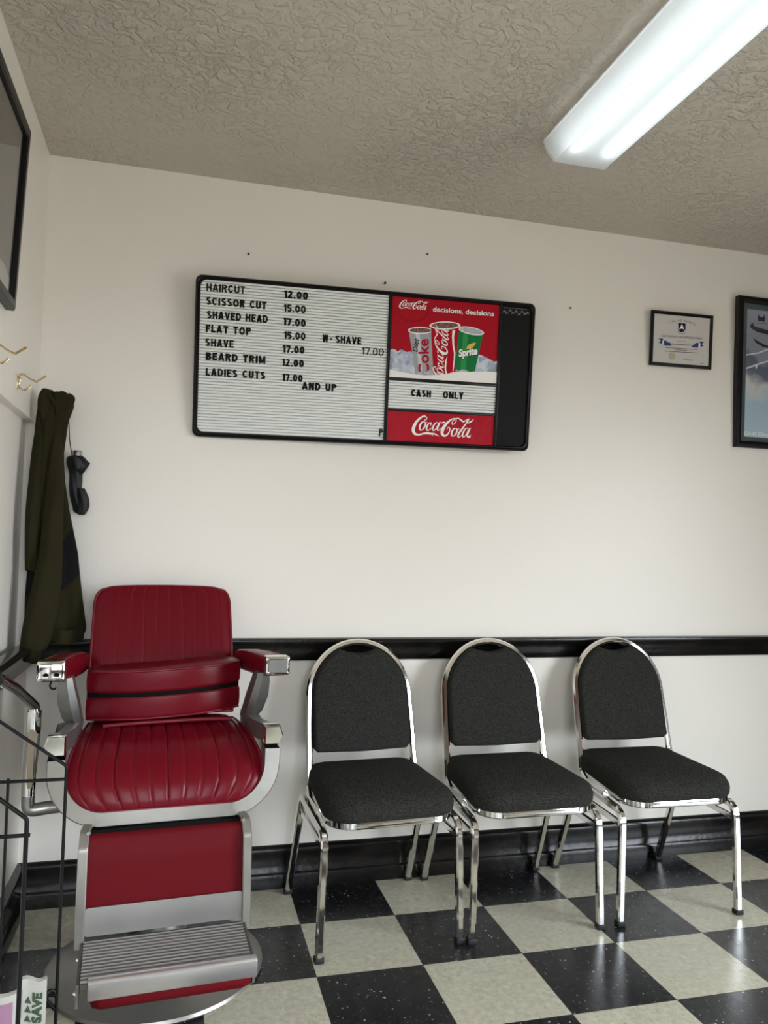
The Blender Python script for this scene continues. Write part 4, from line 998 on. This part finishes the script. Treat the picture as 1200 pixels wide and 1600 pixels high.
for s in (-1, 1):
    pth = fillet([(s*.168, -.16, .495), (s*.192, -.272, .478), (s*.194, -.298, .445), (s*.194, -.316, .225)], .02, 5)
    br = MB(); br.sweep(pth, sq(.010, .022), up=(1, 0, 0)); br.build('side_bar', MAT['alu'], bc, smooth=30)
    MB().sweep([(s*.135, -.17, .49), (s*.158, -.235, .482)], sq(.012, .016)).build('bracket_strut', MAT['dark'], bc)
    kn = MB(); kn.loft([[(s*.184 + .006*math.cos(2*PI*k/12)*q, y, .479 + .006*math.sin(2*PI*k/12)*q) for k in range(12)] for y, q in ((-.283, 1), (-.288, .8))]); kn.build('rivet', MAT['alu'], bc)
    sp_ = MB(); sp_.prism([(-.300, .242), (-.325, .240), (-.475, .226), (-.480, .178), (-.46, .165), (-.33, .200), (-.30, .21)], s*.186, s*.192, 'x'); pz = sp_.build('footrest_bracket', MAT['tread'], bc, smooth=0)
    for y, z in ((-.352, .216), (-.455, .196)):
        bo = MB(); bo.loft([[(s*(.191 + d), y + .0065*q*math.cos(2*PI*k/12), z + .0065*q*math.sin(2*PI*k/12)) for k in range(12)] for d, q in ((0, 1), (.004, .95), (.007, .55))]); bo.build('bolt', MAT['chrome'], pz)
# ribbed tread
nr_ = 13; prof = []
for k in range(nr_):
    y0 = -.312 - k*(.162/nr_); p_ = .162/nr_; z_ = .2425 - (k/nr_)*.012
    prof += [(y0, z_-.0045), (y0-p_*.18, z_-.0045), (y0-p_*.30, z_), (y0-p_*.78, z_), (y0-p_*.95, z_-.0045)]
prof += [(-.476, .226), (-.476, .215), (-.312, .228)]
tr = MB(); tr.loft([[(x, y, z) for y, z in prof] for x in (-.184, .184)]); tr.build('footrest_tread', MAT['tread'], bc, smooth=0)
lipb = MB(); lipb.prism([(-.470, .199), (-.494, .197), (-.497, .201), (-.497, .234), (-.493, .239), (-.474, .239)], -.168, .194, 'x'); lipb.build('footrest_edge', MAT['edge'], bc, bevel=.0025)
rp_ = MB(); rings = []
for x, q in ((-.164, .72), (-.158, .92), (-.14, 1), (.16, 1), (.182, .92), (.189, .72)):
    rings.append([(x, -.395 + (a + .395)*q, .199 - (.199 - b)*q) for a, b in ((-.486, .199), (-.490, .186), (-.484, .172), (-.465, .163), (-.33, .163), (-.306, .178), (-.306, .199))])
rp_.loft(rings).build('footrest_pad', MAT['vinyl_leg'], bc, smooth=50)
# pump lever on the left
pth = fillet([(-.20, .035, .452), (-.30, .018, .452), (-.347, .014, .448), (-.347, .014, .49)], [0, .03, .03, 0], 7)
lev = MB().tube(pth, .0175, 14, scale=None).build('lever', MAT['alu'], bc, smooth=60)
P_ = spline([(-.347, .014, .478), (-.346, .013, .56), (-.342, .012, .64), (-.340, .010, .715)], 8)
MB().sweep(P_, [(a*1.0, b*.85) for a, b in [(.0185*math.cos(2*PI*k/14), .0185*math.sin(2*PI*k/14)) for k in range(14)]]).build('lever_shaft', MAT['chrome'], lev, smooth=60)
fl_ = MB(); fl_.loft([[(-.346 + .0085*q*a + dx, y, .59 + .078*b) for a, b in ((-1, -.8), (-.6, -1), (.6, -1), (1, -.8), (1, .9), (.6, 1), (-.6, 1), (-1, .9))] for q, y, dx in ((1, -.000, .002), (.9, -.0045, .002))]); fl_.build('flat_with_reflection', M('brown_painted_reflection', (.28, .23, .17), .35, .9), lev, smooth=0)  # flattened shaft face; its brown is a reflection painted as colour
gp = fillet([(-.340, .010, .700), (-.341, .008, .728), (-.385, -.07, .792), (-.412, -.12, .822)], [0, .012, .02, 0], 5)
MB().tube(gp, .0145, 14).build('lever_grip', MAT['chrome'], lev, smooth=60)
MB().lathe([(0, 0), (.012, 0), (.012, .03), (0, .03)], 14).build('grip_end', MAT['rubber'], lev)
ge = bpy.data.objects['grip_end']; ge.rotation_euler = (Vector((-.027, -.05, .03)).to_track_quat('Z', 'Y')).to_euler(); ge.location = (-.409, -.115, .8185)

# booster cushion resting on the barber chair
bo_t = thing('booster_cushion', 'thick half-round red vinyl cushion lying on the barber chair seat', 'cushion', (.443, -.44, .684), math.radians(4))
def Dshape(q=1.0, n=18):
    out = []; hw_ = .213*q
    for k in range(n+1):
        s_ = -1 + 2*k/n; x = hw_*s_; y = -.012 - .0 + .062*abs(s_)**2.4
        out.append((x, y - .010*(q-1)*10))
    out += [(hw_*.985, .125), (hw_*.9, .148), (-hw_*.9, .148), (-hw_*.985, .125)]
    return out
def zoff(x): return .010*(x/.21)   # leans slightly, right end higher
for z0, z1 in ((.0, .067), (.073, .139)):
    rings = []
    for k, z in ((.93, z0), (.985, z0 + .004), (1.0, z0 + .012), (1.004, (z0+z1)/2), (1.0, z1 - .010), (.985, z1 - .003), (.94, z1), (.5, z1 + (.004 if z1 > .1 else 0))):
        rings.append([(x*k, (y - .07)*k + .07, z + zoff(x)) for x, y in Dshape()])
    layer = MB().loft(rings).build('cushion_layer', MAT['vinyl'], bo_t, smooth=50)
    zp = z1 - .004 if z1 > .1 else z0 + .004
    MB().tube([(x*.985, (y-.07)*.985 + .07, zp + zoff(x)) for x, y in Dshape()], .0035, 8, closed=True).build('piping', MAT['vinyl_pipe'], layer, smooth=60)
MB().loft([[(x*.985, (y-.07)*.985+.07, z + zoff(x)) for x, y in Dshape()] for z in (.064, .076)]).build('zipper_seam', MAT['dark'], bo_t, smooth=0)

# ------------------------------------------------------------------ wire rack and newspapers
rk = thing('wire_rack', 'black wire magazine rack in front of the barber chair', 'rack', (0, 0, 0))
RW = .0034
XW = .028
def side_frame(y, xf, nm):
    sf = MB().tube(fillet([(xf, y, 0.004), (xf, y, .711), (XW + .012, y, .868), (XW + .012, y, 0.004)], .012, 5), RW + (.0004 if y < -1.2 else 0), 10).build(nm, MAT['wire'], rk, smooth=60)
    return sf
side_frame(-1.0, .256, 'side_frame'); side_frame(-1.315, .236, 'side_frame')
for y, xf in ((-1.0, .258), (-1.315, .242)):
    MB().tube([(XW + .012, y, .684), (xf, y, .684)], RW, 8).build('cross_wire', MAT['wire'], rk, smooth=60)
    MB().tube([(.146, y, .690), (.146, y, .25)], RW*.9, 8).build('divider_wire', MAT['wire'], rk, smooth=60)
    MB().tube([(XW + .012, y, .25), (xf, y, .25)], RW, 8).build('cross_wire', MAT['wire'], rk, smooth=60)
for x, z in ((.256, .152), (.146, .152), (.09, .152), (.20, .152), (.04, .684), (.04, .86)):
    MB().tube([(x, -1.0, z), (x - (.02 if x > .2 else 0), -1.315, z)], RW*.9, 8).build('shelf_wire', MAT['wire'], rk, smooth=60)
MB().tube(spline([(.256, -1.0, .245), (.250, -1.0, .258), (.240, -1.005, .260), (.236, -1.01, .25), (.250, -1.0, .225), (.256, -1.0, .22)], 5), .004, 8).build('clip', MAT['wire'], rk, smooth=60)

# folded newspapers standing in the rack
MAT['newsprint'] = M('newsprint', srgb(182, 180, 172), .8, vary=(30, srgb(168, 166, 158), .2))
MAT['news_pink'] = M('printed_mauve', srgb(150, 112, 136), .7); MAT['news_green'] = M('printed_dark_green', srgb(56, 74, 54), .7); MAT['news_purple'] = M('printed_purple', srgb(108, 44, 106), .7)
MAT['news_grey'] = M('printed_grey', srgb(150, 150, 146), .7)
def newspaper(label, loc, rz, w, h, lean, curl, draw):
    t = thing('newspaper', label, 'newspaper', loc, rz, 'newspapers in the wire rack')
    t.rotation_euler = (math.radians(lean), 0, rz)
    def surf(u, v, off=0):    # u across, v up: a gently bowed folded sheet
        return (u, -off + curl*math.sin(PI*(u/w))*.5 + .0012*math.sin(7*u/w), v + .004*math.sin(PI*2*u/w))
    mb = MB(); n = 16
    fr_ = [[surf(w*j/n, h*i/4) for j in range(n+1)] for i in range(5)]
    bk_ = [[tuple(Vector(p) + Vector((0, .012, 0))) for p in r] for r in fr_]
    mb.grid(fr_); mb.grid(bk_)
    for rws in ((fr_[0], bk_[0]), (fr_[-1], bk_[-1]), ([r[0] for r in fr_], [r[0] for r in bk_]), ([r[-1] for r in fr_], [r[-1] for r in bk_])): mb.grid([list(rws[0]), list(rws[1])])
    pg = mb.build('folded_pages', MAT['newsprint'], t, smooth=50)
    def prt(nm, mat, vs, fs, off=.0008):
        m2 = MB(); m2.add([surf(a, b, off) for a, b in vs], fs); return m2.build(nm, mat, pg, smooth=0)
    draw(prt, w, h); return t
def rect(x0, z0, x1, z1, n=10):
    """printed block cut into strips so that it follows the bowed page"""
    return [(x0 + (x1-x0)*k/n, z) for z in (z0, z1) for k in range(n+1)], [(k, k+1, n+2+k, n+1+k) for k in range(n)]
def draw_a(prt, w, h):
    for x, s, mat, z0, wd, hh in ((w-.008, 'SAVE', 'news_green', h-.082, .060, .017), (w-.012, 'BIG', 'news_purple', h-.150, .058, .024)):
        vs, fs = fit_text(s, wd, hh, .06); prt('printed_words', MAT[mat], [(x - b, z0 + a) for a, b in vs], fs)
    vs, fs = rect(w-.047, h-.075, w-.042, h-.02); prt('printed_block', MAT['news_grey'], vs, fs)
    for k in range(3):
        x = w-.032; z = h - .04 - k*.018
        prt('printed_tree', MAT['news_green'], [(x-.006, z-.006), (x+.006, z-.006), (x, z+.007)], [(0, 1, 2)])
def draw_b(prt, w, h):
    vs, fs = rect(.01, h-.062, w-.012, h-.014); prt('printed_block', MAT['news_pink'], vs, fs)
    for k in range(5):
        vs, fs = rect(.012, h-.075-k*.013, w-.02, h-.070-k*.013); prt('printed_line', MAT['news_grey'], vs, fs)
newspaper('folded newspaper with green SAVE and purple headline in the wire rack', (.194, -1.075, .1565), math.radians(4), .052, .170, 4, .006, draw_a)
newspaper('folded newspaper with mauve printed block in the wire rack', (.105, -1.095, .1565), math.radians(3), .098, .163, 5, -.012, draw_b)
